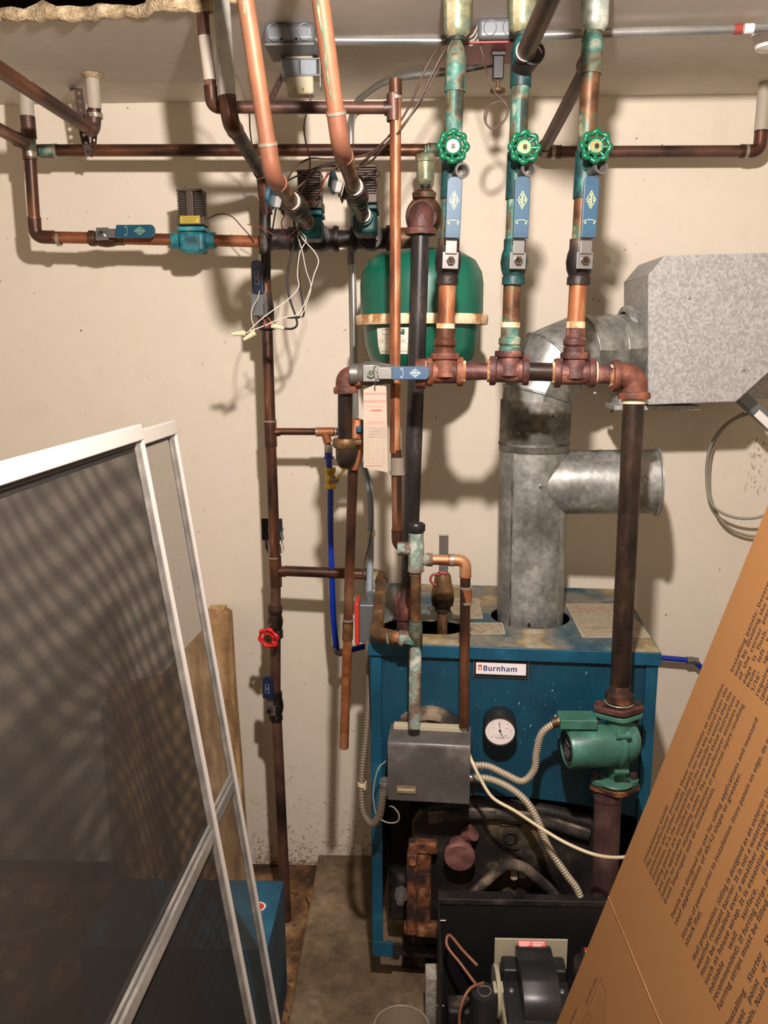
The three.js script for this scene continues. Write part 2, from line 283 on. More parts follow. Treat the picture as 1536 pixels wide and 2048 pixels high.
structure('floor', box(3.3, 0.1, 3.7, 0.05, -0.05, 1.75, 0), mat([[0, 0x3c2a18], [0.35, 0x6b4d2e], [0.6, 0x8a6844], [0.8, 0x9c8058], [1, 0xb49a72]], { size: 512, fx: 5, fy: 5, tile: 0.7, rough: 0.9, contrast: 2.3, grain: 0.5, bump: 0.002 }));
{
  // plasterboard over the pipes, torn away at the left, bare joists beyond
  const g = new THREE.Group(); g.name = 'ceiling'; g.userData.kind = 'structure'; scene.add(g);
  const s = new THREE.Shape(); s.moveTo(-1.5, 0); s.lineTo(1.6, 0); s.lineTo(1.6, -1.1); s.lineTo(-0.3, -1.1);
  const edge = []; let z = 0.68;
  for (let x = -0.3; x > -1.5; x -= 0.022) { z = x > -0.38 ? 0.66 : 0.585 + (rnd() - 0.5) * 0.022 + (x > -0.5 ? 0.03 : 0); edge.push([x, z]); s.lineTo(x, -z); }
  s.lineTo(-1.5, -0.585); s.closePath();
  const e = new THREE.ExtrudeGeometry(s, { depth: 0.016, bevelEnabled: false }); e.rotateX(-Math.PI / 2); e.translate(0, 2.26, 0);
  part(g, 'plasterboard', metres(e), M.ceilingPaint);
  // ragged paper and plaster lip along the tear
  const tpos = [], tidx = []; edge.forEach(([x, zz], i) => { const th = 0.012 + rnd() * 0.012, lo = -0.002 - rnd() * 0.006; for (const [dy, dz] of [[lo, -0.012], [lo - 0.001, 0.004 + rnd() * 0.006], [th, 0.006 + rnd() * 0.006], [th + 0.004, -0.01]]) tpos.push(x, 2.262 + dy, zz + dz); if (i) for (let k = 0; k < 3; k++) { const p0 = (i - 1) * 4 + k, p1 = i * 4 + k; tidx.push(p0, p0 + 1, p1, p0 + 1, p1 + 1, p1); } });
  const tg = new THREE.BufferGeometry(); tg.setAttribute('position', new THREE.Float32BufferAttribute(tpos, 3)); tg.setIndex(tidx); tg.computeVertexNormals(); tg.setAttribute('uv', new THREE.Float32BufferAttribute(new Float32Array(tpos.length / 3 * 2), 2));
  part(g, 'torn_plaster', metres(tg), M.plaster, 'crumbled tan plaster along the torn edge');
  for (const jz of [0.28, 0.74, 1.2, 1.76, 2.2, 2.58, 3.04]) part(g, 'joist', box(3.1, 0.2, 0.045, 0.05, 2.376, jz, 0.003), M.woodDark);
  for (let k = 0; k < 12; k++) part(g, 'floor_board', box(0.256, 0.02, 3.5, -1.37 + k * 0.2585, 2.488, 1.75, 0.002), M.woodDark);
}
{ // bare bulb that lights the room, above and behind the view
  const t = thing('ceiling_lamp', 'bare bulb in a white porcelain ceiling holder', 'lamp');
  part(t, 'holder', turned([[0, 0], [0.055, 0], [0.055, -0.012], [0.03, -0.03], [0.026, -0.052], [0, -0.052]].map(([r, h]) => [r, -h]), v(LAMP[0], 2.276, LAMP[2]), v(0, -1, 0)), M.porcelain);
  const bm = new THREE.MeshStandardMaterial({ color: 0xffffff, emissive: LAMP_COLOUR, emissiveIntensity: 12, roughness: 0.4 });
  part(t, 'bulb', turned([[0.0, 0.032], [0.016, 0.029], [0.028, 0.014], [0.031, 0], [0.028, -0.016], [0.017, -0.036], [0.014, -0.062], [0, -0.062]], v(...LAMP), v(0, -1, 0)), bm);
  const l = new THREE.PointLight(LAMP_COLOUR, LAMP_POWER, 0, 2); l.position.set(...LAMP); l.castShadow = true; l.shadow.radius = 1.4; l.shadow.mapSize.set(2048, 2048); t.add(l); l.name = 'bulb_light';
}
{ // concrete base under the boiler
  const g = structure('concrete_pad', box(0.98, 0.045, 1.5, 0.2, 0.0225, 0.76, 0.006), M.concrete);
}
// ------------------------------------------------------------ reusable fittings
const handleArt = (lever, ink) => (c, w, h) => {
  c.fillStyle = lever; c.fillRect(0, 0, w, h); c.strokeStyle = ink; c.fillStyle = ink; c.lineWidth = 5;
  c.lineWidth = h * 0.05; c.beginPath(); c.moveTo(w * 0.52, h / 2); c.lineTo(w * 0.7, h * 0.16); c.lineTo(w * 0.88, h / 2); c.lineTo(w * 0.7, h * 0.84); c.closePath(); c.stroke();
  c.fillRect(w * 0.58, h * 0.44, w * 0.24, h * 0.13); for (const [q, k] of [[0.64, 0.3], [0.67, 0.66]]) { c.fillRect(w * q, h * k, w * 0.035, h * 0.09); c.fillRect(w * (q + 0.05), h * k, w * 0.035, h * 0.09); } c.fillStyle = lever; for (let k = 0; k < 6; k++) c.fillRect(w * (0.6 + k * 0.036), h * 0.46, w * 0.012, h * 0.09); c.fillStyle = ink;
  c.lineWidth = h * 0.045; c.beginPath(); c.arc(w * 0.1, h / 2, w * 0.19, -0.7, 0.7); c.stroke(); c.fillRect(w * 0.2, h * 0.12, w * 0.04, h * 0.1); c.fillRect(w * 0.2, h * 0.78, w * 0.04, h * 0.1);
};
const gripPrintYellow = printed(512, 128, handleArt('#2d4f66', '#c8c27a'), 0.4), gripPrintPale = printed(512, 128, handleArt('#24496a', '#b8c6bc'), 0.4);
const gripPrintTeal = printed(512, 128, handleArt('#17475a', '#88a88a'), 0.4);
const gripPrintNavy = printed(256, 64, (c, w, h) => { c.fillStyle = '#111f3c'; c.fillRect(0, 0, w, h); c.strokeStyle = '#8a96a8'; c.lineWidth = 4; c.strokeRect(w * 0.25, h * 0.3, w * 0.5, h * 0.4); c.font = 'bold 22px sans-serif'; c.fillStyle = '#8a96a8'; c.textAlign = 'center'; c.fillText('USA', w * 0.5, h * 0.62); }, 0.4);
function frameGroup(t, p, x, z) { // local x along the pipe, z out of the stem side
  const X = x.clone().normalize(), Z = z.clone().addScaledVector(X, -z.dot(X)).normalize(), Y = Z.clone().cross(X);
  t.matrixAutoUpdate = true; t.position.copy(p); t.quaternion.setFromRotationMatrix(new THREE.Matrix4().makeBasis(X, Y, Z)); return t;
}
const X1 = v(1, 0, 0), Y1 = v(0, 1, 0), Z1 = v(0, 0, 1);
function ballValve(name, label, p, along, face, o = {}) {
  const t = frameGroup(thing(name, label, 'valve', o.group), p, along, face), s = o.s || 1, r = (o.r || 0.02) * s, b = o.body || M.iron;
  part(t, 'body', [turned([[r * 1.0, -0.046 * s], [r * 1.3, -0.046 * s], [r * 1.3, -0.03 * s], [r * 1.22, -0.028 * s], [r * 1.5, -0.016 * s], [r * 1.62, 0], [r * 1.5, 0.016 * s], [r * 1.3, 0.026 * s], [r * 1.3, 0.046 * s], [r, 0.046 * s]], v(0, 0, 0), X1), hex(v(-0.046 * s, 0, 0), X1, r * 1.42, 0.016 * s)], b);
  part(t, 'stem', turned([[0.011 * s, r], [0.011 * s, r * 1.6 + 0.004], [0.007 * s, r * 1.6 + 0.004], [0.006 * s, r * 1.6 + 0.016], [0, r * 1.6 + 0.016]], v(0, 0, 0), Z1), b);
  const L = part(t, 'lever', [box(0.034 * s, 0.034 * s, 0.003, 0, 0, r * 1.6 + 0.007, 0.0012), box(0.034 * s, 0.024 * s, 0.003, 0.03 * s, 0, r * 1.6 + 0.011, 0.0012), box(0.004, 0.024 * s, 0.016, 0.046 * s, 0, r * 1.6 + 0.013, 0.001)], o.leverMat || M.steel, 'bright steel lever plate');
  part(L, 'nut', hex(v(0, 0, r * 1.6 + 0.008), Z1, 0.009 * s, 0.008), o.nut || M.bronze);
  const len = (o.len || 0.115), gw = (o.gw || 0.026), gz = r * 1.6 + 0.018, sh = new THREE.Shape();
  const x0 = 0.044 * s, x1 = x0 + len, hw = gw / 2; sh.moveTo(x0, -hw); sh.lineTo(x1 - hw * 0.8, -hw); sh.quadraticCurveTo(x1, -hw, x1, 0); sh.quadraticCurveTo(x1, hw, x1 - hw * 0.8, hw); sh.lineTo(x0, hw); sh.closePath();
  const eg = new THREE.ExtrudeGeometry(sh, { depth: 0.005, bevelEnabled: true, bevelSize: 0.0012, bevelThickness: 0.0012, bevelSegments: 2, curveSegments: 8 }); eg.translate(0, 0, gz);
  const G = part(L, 'grip', metres(eg), o.grip || M.grip, 'vinyl covered handle grip');
  if (o.print) { const pg = new THREE.PlaneGeometry(len * 0.8, gw * 0.96); pg.translate(x0 + len * 0.46, 0, gz + 0.0066); part(G, 'print', plain(pg), o.print); }
  return t;
}
function ironTee(t, p, main, branch, r = 0.025, m = M.ironRust, half = 0.04) {
  const a = main.clone().normalize(), b = branch.clone().normalize(), bead = (n, d) => turned([[r * 0.8, -0.001], [r * 1.22, -0.001], [r * 1.27, 0.005], [r * 1.22, 0.011], [r, 0.013]], n, d, 24);
  return part(t, 'tee', [rod(p.clone().addScaledVector(a, -half), p.clone().addScaledVector(a, half), r, r, 24), bead(p.clone().addScaledVector(a, -half), a), bead(p.clone().addScaledVector(a, half), a.clone().negate()), rod(p, p.clone().addScaledVector(b, half * 0.95), r * 0.94, r * 0.9, 24), bead(p.clone().addScaledVector(b, half * 1.02), b.clone().negate()), turned([[r * 1.2, -r * 0.4], [r * 1.02, r * 1.25]], p, b, 24)], m);
}
function ironElbow(t, p, a, b, r = 0.025, m = M.ironRust, l = 0.042) {
  a = a.clone().normalize(); b = b.clone().normalize(); const A = p.clone().addScaledVector(a, l), B = p.clone().addScaledVector(b, l);
  const bead = (n, d) => turned([[r * 0.8, -0.001], [r * 1.22, -0.001], [r * 1.28, 0.006], [r * 1.22, 0.012], [r, 0.014]], n, d, 24);
  return part(t, 'elbow', [sweep(bent([A, p, B], l * 0.97), 18, r, 24), bead(A, a.clone().negate()), bead(B, b.clone().negate())], m);
}
function airVent(name, label, p, m, s = 1, group) {
  const t = thing(name, label, 'air vent', group, p);
  part(t, 'stem', turned([[0.008 * s, 0], [0.008 * s, 0.018 * s], [0.014 * s, 0.018 * s], [0.014 * s, 0.026 * s]], v(0, 0, 0), Y1), M.verdigris);
  part(t, 'chamber', turned([[0, 0.024 * s], [0.016 * s, 0.024 * s], [0.024 * s, 0.032 * s], [0.0255 * s, 0.04 * s], [0.0265 * s, 0.088 * s], [0, 0.088 * s]], v(0, 0, 0), Y1), m);
  const c = part(t, 'cap', turned([[0.0265 * s, 0.084 * s], [0.0295 * s, 0.086 * s], [0.0295 * s, 0.098 * s], [0.026 * s, 0.106 * s], [0.01 * s, 0.111 * s], [0, 0.111 * s]], v(0, 0, 0), Y1), m);
  part(c, 'release_pin', turned([[0.006 * s, 0.108 * s], [0.006 * s, 0.118 * s], [0.0035 * s, 0.12 * s], [0.0035 * s, 0.13 * s], [0, 0.13 * s]], v(0, 0, 0), Y1), m);
  return t;
}
function zoneValve(name, label, p, along, mBody, o = {}) { // y stays up
  const t = frameGroup(thing(name, label, 'valve', 'zone valves on the return manifold'), p, along, o.face || Z1.clone());
  part(t, 'body', [turned([[0.015, -0.055], [0.02, -0.055], [0.02, -0.036], [0.017, -0.034], [0.026, -0.02], [0.026, 0.02], [0.017, 0.034], [0.02, 0.036], [0.02, 0.055], [0.015, 0.055]], v(0, 0, 0), X1), box(0.066, 0.052, 0.056, 0, -0.006, 0, 0.012, 3), box(0.07, 0.012, 0.06, 0, 0.026, 0, 0.004)], mBody);
  const h = part(t, 'power_head', [box(0.066, 0.022, 0.056, 0, 0.045, 0, 0.003), box(0.056, 0.06, 0.046, 0, 0.082, 0, 0.004)], M.headDark, 'dark slotted actuator head');
  const sl = [[0.0095, 0.062, 0.003, 0.0, 0.0]];
  for (let k = 0; k < 10; k++) for (const sx of [-1, 1]) part(h, 'louvre', box(0.02, 0.0034, 0.052, sx * 0.0215, 0.058 + k * 0.0058, 0, 0.001, 1), M.head);
  part(h, 'cover_strip', [box(0.018, 0.064, 0.0555, 0, 0.083, 0, 0.002), box(0.064, 0.006, 0.054, 0, 0.117, 0, 0.002), box(0.068, 0.02, 0.058, 0, 0.045, 0, 0.002)], M.head);
  if (o.plate) { const g = new THREE.PlaneGeometry(0.05, 0.018); g.translate(0, 0.047, 0.0293); part(h, 'label_plate', plain(g), o.plate); }
  return t;
}
function wheel(parent, p, face, R, m, hubMat, lobes, nutMat) {
  const pts = [], n = 96; for (let i = 0; i < n; i++) { const a = i / n * Math.PI * 2, r = R * (0.9 + 0.06 * Math.cos(lobes * a)); pts.push(v(Math.cos(a) * r, 0, Math.sin(a) * r)); }
  const rim = sweep(new THREE.CatmullRomCurve3(pts, true), 160, (t) => R * (0.17 + 0.03 * Math.cos(lobes * t * Math.PI * 2)), 10, true), gs = [metres(rim)];
  for (let k = 0; k < lobes; k++) { const a = k / lobes * Math.PI * 2; gs.push(rod(v(Math.cos(a) * R * 0.3, -R * 0.1, Math.sin(a) * R * 0.3), v(Math.cos(a) * R * 0.9, 0, Math.sin(a) * R * 0.9), R * 0.1, R * 0.13, 8)); }
  gs.push(turned([[0, -R * 0.26], [R * 0.4, -R * 0.26], [R * 0.56, -R * 0.1], [R * 0.56, R * 0.0], [R * 0.46, R * 0.05], [0, R * 0.05]], v(0, 0, 0), Y1));
  const g = join(gs); const q = new THREE.Quaternion().setFromUnitVectors(Y1, face.clone().normalize()); g.applyQuaternion(q); g.translate(p.x, p.y, p.z);
  const w = part(parent, 'handwheel', g, m);
  const d = turned([[0, R * 0.05], [R * 0.43, R * 0.05], [R * 0.43, R * 0.1], [0, R * 0.1]], v(0, 0, 0), Y1); d.applyQuaternion(q); d.translate(p.x, p.y, p.z); part(w, 'tag_disc', d, hubMat);
  const nt = hex(v(0, R * 0.1, 0), Y1, R * 0.16, R * 0.14); nt.applyQuaternion(q); nt.translate(p.x, p.y, p.z); part(w, 'nut', nt, nutMat || M.copperDark);
  return w;
}

// ------------------------------------------------------------ pipes high on the left
{ // drop at the far left, through the ball valve and the zone valve to the manifold
  const t = thing('heating_pipe', 'copper heating pipe dropping from ceiling at far left and turning right along wall', 'pipe');
  const top = v(-0.9411,2.275,0.2), teeP = v(-0.9458,2.113,0.2), el = v(-0.9576,1.898,0.18), end = v(-0.3828,1.882,0.18);
  part(t, 'painted_stub', rod(top, v(-0.9439,2.175,0.2), 0.0165), M.paintedPipe, 'cream painted stub through the ceiling');
  part(t, 'pipe', rod(v(-0.9437,2.177,0.2), v(-0.9441,2.145,0.2), 0.0155), M.copperDark);
  part(t, 'coupling', sleeve(v(-0.9434,2.153,0.2), Y1, 0.0155, 0.05), M.copperDark);
  run(t, [v(-0.9441,2.145,0.2), el, end], 0.0145, [M.copperBrown, M.copper], M.copperBrown);
  part(t, 'tee', [sleeve(teeP, Y1, 0.015, 0.07), rod(teeP, teeP.clone().add(v(-0.006, 0.002, 0.05)), 0.017)], M.patina);
  part(t, 'solder_ring', sleeve(v(-0.9454,2.09,0.2), Y1, 0.0145, 0.012, 1.18), M.solder);
  part(t, 'solder_ring', sleeve(v(-0.8974,1.892,0.18), X1, 0.0145, 0.008, 1.2), M.solder);
  part(t, 'pipe', rod(teeP, v(teeP.x - 0.04, teeP.y + 0.01, 3.5), 0.0145), M.copperBrown);
}
ballValve('ball_valve', 'ball valve with blue lever lying along the low pipe at left', v(-0.7749,1.893,0.18), X1, v(0, 0.25, 1), { r: 0.0145, s: 0.95, print: gripPrintTeal, grip: M.gripTeal, gw: 0.03, len: 0.095, body: M.patina, nut: M.steel });
zoneValve('zone_valve', 'zone valve with yellow label plate on the low pipe at left', v(-0.551,1.885,0.18), X1, M.teal, { plate: printed(128, 48, (c, w, h) => { c.fillStyle = '#b9a72e'; c.fillRect(0, 0, w, h); c.strokeStyle = '#5a4c10'; c.lineWidth = 2; c.strokeRect(5, 4, w - 10, h - 8); c.fillStyle = '#5a4c10'; for (let k = 0; k < 4; k++) c.fillRect(14, 11 + k * 8, w - 30 - k * 6, 3); }) });
{
  const t = thing('heating_pipe', 'dark copper pipe crossing the upper left corner towards the viewer', 'pipe');
  const e = v(-0.776,2.138,0.22), top = v(-0.7616,2.261,0.24);
  part(t, 'painted_stub', rod(top, v(-0.7684,2.191,0.22), 0.0165), M.paintedPipe, 'cream painted stub through the ceiling');
  part(t, 'solder_ring', sleeve(v(-0.7686,2.172,0.22), Y1, 0.0155, 0.01, 1.2), M.solder);
  run(t, [v(-0.7682,2.193,0.22), e, v(e.x - 0.02, e.y - 0.01, 3.5)], 0.0155, M.copperBrown, M.copperDark, { R: 0.028 });
  part(t, 'ceiling_ring', turned([[0.0165, 0], [0.026, 0], [0.02, 0.008], [0.0165, 0.01]], v(top.x, 2.259, top.z), v(0, -1, 0)), M.plaster);
}
{
  const t = thing('heating_pipe', 'long horizontal copper pipe hung by perforated strap below the ceiling at left', 'pipe');
  const a = v(-0.9613,2.111,0.15), b = v(0.0872,2.1,0.15);
  run(t, [a, b, v(0.084, 2.118, 0.66)], 0.0145, M.copperBrown, M.verdigris);
  part(t, 'coupling', sleeve(v(-0.9203,2.109,0.15), X1, 0.0145, 0.036), M.verdigris);
  part(t, 'solder_ring', sleeve(v(-0.8998,2.109,0.15), X1, 0.0145, 0.008, 1.2), M.solder);
}
{ // perforated hanger straps
  const strip = (a, b, w, n, face) => {
    const L = a.distanceTo(b), s = new THREE.Shape(); s.moveTo(-w / 2, 0); s.lineTo(w / 2, 0); s.lineTo(w / 2, L); s.lineTo(-w / 2, L); s.closePath();
    for (let k = 0; k < n; k++) { const h = new THREE.Path(); h.absellipse(0, (k + 0.5) * L / n, w * 0.2, w * 0.22, 0, Math.PI * 2, true); s.holes.push(h); }
    const g = new THREE.ExtrudeGeometry(s, { depth: 0.0009, bevelEnabled: false, curveSegments: 6 });
    const y = dirOf(a, b), z = face.clone().addScaledVector(y, -face.dot(y)).normalize(), x = y.clone().cross(z);
    g.applyMatrix4(new THREE.Matrix4().makeBasis(x, y, z).setPosition(a)); return metres(g);
  };
  const t = thing('pipe_strap', 'brown perforated strap hanging from ceiling around horizontal pipe at left', 'strap');
  const c0 = v(-0.854,2.259,0.1354), c1 = v(-0.8119,2.239,0.2), c2 = v(-0.8176,2.15,0.175), c3 = v(-0.8088,2.092,0.17);
  part(t, 'band', [strip(c0, c1, 0.018, 1, v(0.5, -1, 0.4)), strip(c1, c2, 0.019, 5, v(0.3, 0, 1)), strip(c2, c3, 0.019, 3, v(0.2, 0, 1))], M.strap);
  part(t, 'band', [strip(c3, v(-0.794,2.12,0.17), 0.019, 2, v(-0.2, 0, 1)), strip(v(-0.794,2.12,0.17), v(-0.7763,2.188,0.19), 0.016, 4, v(-0.3, 0, 1))], M.strap);
  part(t, 'nail', turned([[0.004, 0], [0.004, 0.004], [0, 0.005]], c0, v(0, -1, 0)), M.copperDark);
  const u = thing('pipe_strap', 'dark strap running from transformer box down to the dark pipe', 'strap');
  const a = v(-0.2736,2.164,0.5), b = v(-0.2932,2.099,0.55); part(u, 'band', [strip(v(-0.3077,2.258,0.2182), a, 0.015, 2, v(1, 0, 0.6)), strip(a, b, 0.015, 4, v(1, 0, 0.6))], M.strap);
}
{ // domestic feed across the top
  const t = thing('feed_pipe', 'dark pipe from torn ceiling, across behind big orange pipes, then down to mixing valve', 'pipe');
  const a = v(-0.4083,2.26,0.6), b = v(-0.3956,2.087,0.6), c = v(-0.0357,2.081,0.6), d = v(-0.0289,1.193,0.6);
  part(t, 'painted_stub', rod(v(-0.4045,2.215,0.6), v(-0.3974,2.135,0.6), 0.0125), M.paintedPipe, 'cream painted length');
  part(t, 'pipe', rod(a.clone().add(v(0, 0.06, 0)), v(-0.4047,2.212,0.6), 0.012), M.copperDark);
  run(t, [v(-0.3974,2.137,0.6), b, c], 0.0115, [M.copperBrown, M.copperDark], M.copperBrown);
  part(t, 'tee', [sleeve(c, Y1, 0.0115, 0.05, 1.2), rod(v(-0.0544,2.08,0.6), c, 0.0135)], M.copperDark);
  part(t, 'pipe', rod(v(-0.0317,2.123,0.6), v(-0.034,1.398,0.6), 0.0112), M.copper);
  part(t, 'coupling', sleeve(v(-0.0317,2.115,0.6), Y1, 0.0112, 0.035), M.copperBrown);
  part(t, 'solder_ring', sleeve(v(-0.0317,2.099,0.6), Y1, 0.0112, 0.006, 1.2), M.solder);
  part(t, 'coupling', [sleeve(v(-0.0287,1.371,0.6), Y1, 0.0118, 0.034, 1.25), sleeve(v(-0.0287,1.355,0.6), Y1, 0.0118, 0.008, 1.4)], M.solder, 'silvered coupling');
  run(t, [v(-0.0319,1.404,0.6), d, v(0.0005,1.19,0.6)], 0.0112, M.copperBrown, M.copperBrown);
}
{ // return riser on the left
  const t = thing('return_riser', 'long dark copper riser on wall from floor to painted grey ceiling pipe', 'pipe');
  const top = v(-0.3565,2.282,0.66), e1 = v(-0.3517,2.048,0.64), e2 = v(-0.3585,2.026,0.24), bot = v(-0.3558,0.0038,0.26);
  part(t, 'painted_length', rod(top, v(-0.3551,2.084,0.64), 0.0158), M.sprayed, 'grey and white sprayed upper length');
  run(t, [v(-0.3559,2.089,0.64), e1, e2, v(-0.3575,1.94,0.22)], 0.0152, [M.copperBrown, M.iron, M.copperBrown], M.copperBrown, { R: 0.03 });
  const tee1 = v(-0.3646,1.401,0.22), tee2 = v(-0.3628,1.03,0.22);
  part(t, 'pipe', rod(v(-0.36,1.975,0.22), v(-0.3663,1.785,0.22), 0.0145), M.iron);
  part(t, 'pipe', rod(v(-0.365,1.785,0.22), tee1, 0.0142), M.copperBrown);
  part(t, 'pipe', rod(tee1, tee2, 0.0142), M.copperBrown);
  part(t, 'pipe', rod(tee2, v(-0.3717,0.6868,0.23), 0.0142), M.copperDark);
  part(t, 'pipe', rod(v(-0.3717,0.6868,0.23), bot, 0.0142), M.copperDark);
  const s1 = part(t, 'tee', [sleeve(tee1, dirOf(tee1, tee2), 0.0145, 0.07), rod(tee1, v(-0.3397,1.404,0.22), 0.0105)], M.copperBrown);
  const s2 = part(t, 'tee', [sleeve(tee2, dirOf(tee1, tee2), 0.0145, 0.085), rod(tee2, v(-0.3346,1.029,0.22), 0.0145)], M.copperBrown);
  part(t, 'solder_ring', sleeve(v(-0.3649,1.432,0.22), Y1, 0.0145, 0.004, 1.2), M.solder);
  part(t, 'solder_ring', sleeve(v(-0.3643,1.069,0.22), Y1, 0.0145, 0.004, 1.2), M.solder);
  part(t, 'coupling', sleeve(v(-0.3657,1.687,0.22), Y1, 0.0155, 0.05, 1.3), M.iron); part(t, 'tape', box(0.007, 0.022, 0.008, ...v(-0.3745,1.834,0.235).toArray(), 0.001), M.white, 'scrap of white tape');
}
{ // gate valve with red wheel
  const t = thing('gate_valve', 'valve with red handwheel on the left riser', 'valve');
  const c = v(-0.3663,0.8901,0.225);
  part(t, 'body', [turned([[0.014, -0.045], [0.0195, -0.045], [0.0195, -0.025], [0.017, -0.022], [0.021, 0], [0.017, 0.022], [0.0195, 0.025], [0.0195, 0.045], [0.014, 0.045]], c, Y1), rod(c, v(-0.3729,0.8733,0.262), 0.014, 0.012), hex(v(-0.3707,0.8775,0.25), v(-0.1, -0.2, 1), 0.014, 0.01)], M.brownPipe);
  const face = v(-0.25, -0.18, 1), p = v(-0.3751,0.8666,0.29);
  part(t, 'stem', rod(v(-0.3742,0.8708,0.255), p, 0.006), M.brass);
  wheel(t, p, face, 0.027, M.wheelRed, M.bronze, 6, M.bronze);
}
ballValve('ball_valve', 'ball valve with navy lever low on the left riser', v(-0.3706,0.6493,0.235), v(0.028, 1, 0.0), v(-0.4, 0, 1), { r: 0.0145, s: 0.9, grip: M.gripDark, print: gripPrintNavy, len: 0.062, gw: 0.028, leverMat: M.steelDull, nut: M.rustRaw, body: M.brownPipe });
{ const t = ballValve('ball_valve', 'ball valve with navy lever amid loose wires on the left riser', v(-0.3649,1.709,0.235), v(0, 1, 0), v(-0.25, 0, 1), { r: 0.0145, s: 0.95, grip: M.gripDark, print: gripPrintNavy, len: 0.075, gw: 0.026, leverMat: M.steelDull, nut: M.iron });
  part(t, 'switch_plate', [box(0.05, 0.027, 0.004, 0.012, 0, 0.046, 0.001), box(0.05, 0.004, 0.02, 0.012, 0.0135, 0.038, 0.001)], M.galvBox, 'grey drilled metal plate'); }
{ // cross pipes from the riser
  const t = thing('cross_pipe', 'thin copper cross pipe from left riser to the bronze relief body', 'pipe');
  const a = v(-0.3449,1.405,0.22), b = v(-0.1578,1.404,0.22), tp = v(-0.2226,1.404,0.22);
  part(t, 'pipe', rod(a, b, 0.0092), M.copperBrown);
  part(t, 'tee', [sleeve(tp, X1, 0.0095, 0.048, 1.25), rod(tp, v(-0.2153,1.376,0.22), 0.0115)], M.copper);
  part(t, 'solder_ring', sleeve(v(-0.2434,1.404,0.22), X1, 0.0095, 0.003, 1.35), M.solder);
  part(t, 'solder_ring', sleeve(v(-0.1941,1.404,0.22), X1, 0.0095, 0.003, 1.35), M.solder);
  part(t, 'pipe', rod(v(-0.2165,1.383,0.22), v(-0.2145,1.35,0.22), 0.008), M.copperBrown);
  part(t, 'coupling', sleeve(v(-0.2143,1.361,0.22), Y1, 0.0095, 0.02), M.solder);
  const u = thing('cross_pipe', 'thicker copper cross pipe from left riser that turns over boiler top to tee', 'pipe');
  const e1 = v(-0.0766,1.022,0.225), e2 = v(-0.076,0.9911,0.6), end = v(-0.0233,0.9883,0.62);
  run(u, [v(-0.3372,1.031,0.22), e1, e2, end], 0.0142, [M.copperBrown, M.bronze, M.copper], M.bronze, { R: 0.03 });
  part(u, 'check_valve', [sleeve(v(-0.092,1.015,0.24), X1, 0.0155, 0.03, 1.3), box(0.03, 0.02, 0.03, ...v(-0.0917,1.004,0.25).toArray(), 0.006)], M.blueTop, 'blue and grey painted fitting');
  part(u, 'solder_ring', sleeve(v(-0.0468,0.9879,0.61), X1, 0.0148, 0.012, 1.15), M.limed);
}
{ // blue PEX feed
  const t = thing('water_tube', 'blue plastic tube running down the wall and behind the boiler', 'tube');
  part(t, 'collar', [sleeve(v(-0.2145,1.35,0.22), Y1, 0.0085, 0.016, 1.25), sleeve(v(-0.2134,1.337,0.22), Y1, 0.0095, 0.006, 1.4)], M.pex);
  part(t, 'tube', sweep(bent([v(-0.2144,1.353,0.22), v(-0.2128,1.298,0.22)], 0.01), 4, 0.0082, 14), M.pex);
  part(t, 'tube', sweep(smooth([v(-0.2107,1.267,0.22), v(-0.2128,1.144,0.22), v(-0.2112,1.006,0.22), v(-0.21,0.8903,0.21), v(-0.204,0.8032,0.2)]), 30, 0.0082, 14), M.pex);
  part(t, 'elbow', [sweep(bent([v(-0.2067,0.8104,0.2), v(-0.2056,0.793,0.2), v(-0.189,0.7931,0.2)], 0.01), 8, 0.0092, 12), sleeve(v(-0.189,0.7931,0.2), X1, 0.0085, 0.01, 1.3)], M.steelDull);
  part(t, 'tube', rod(v(-0.1918,0.7931,0.2), v(-0.11, v(-0.189,0.7931,0.2).y + 0.002, 0.14), 0.0082), M.pex);
  const y0 = v(-0.189,0.7931,0.2).y; 
  part(t, 'tube', rod(v(-0.11, y0 + 0.002, 0.14), v(-0.11, y0 + 0.002, 0.045), 0.0082), M.pex);
  part(t, 'tube', rod(v(-0.11, y0 + 0.002, 0.045), v(0.8231,0.7169,0.045), 0.0082), M.pex);
  part(t, 'elbow', [sleeve(v(0.8159,0.7169,0.045), X1, 0.0085, 0.02, 1.3), sleeve(v(0.8333,0.7155,0.045), X1, 0.0085, 0.012, 1.2)], M.steelDull);
  part(t, 'tube', rod(v(0.8274,0.717,0.045), v(0.9083,0.6384,0.045), 0.0082), M.pex);
  const b = thing('brass_valve', 'small brass valve with yellow lever on the blue tube', 'valve');
  const c = v(-0.2104,1.283,0.22);
  part(b, 'body', [turned([[0.009, -0.028], [0.0135, -0.028], [0.0145, -0.02], [0.012, -0.014], [0.014, -0.008], [0.0145, 0.004], [0.011, 0.01], [0.0145, 0.018], [0.0145, 0.028], [0.009, 0.028]], c, Y1)], M.brass);
  part(b, 'stem', [rod(c, v(-0.1933,1.281,0.25), 0.007), hex(v(-0.1951,1.282,0.245), v(0.3, 0, 1), 0.009, 0.008)], M.steelDull);
  const lv = part(b, 'lever', [rod(v(-0.1941,1.284,0.255), v(-0.1692,1.312,0.255), 0.003), box(0.03, 0.006, 0.012, ...v(-0.1641,1.313,0.255).toArray(), 0.002)], M.brass, 'yellow lever');
}

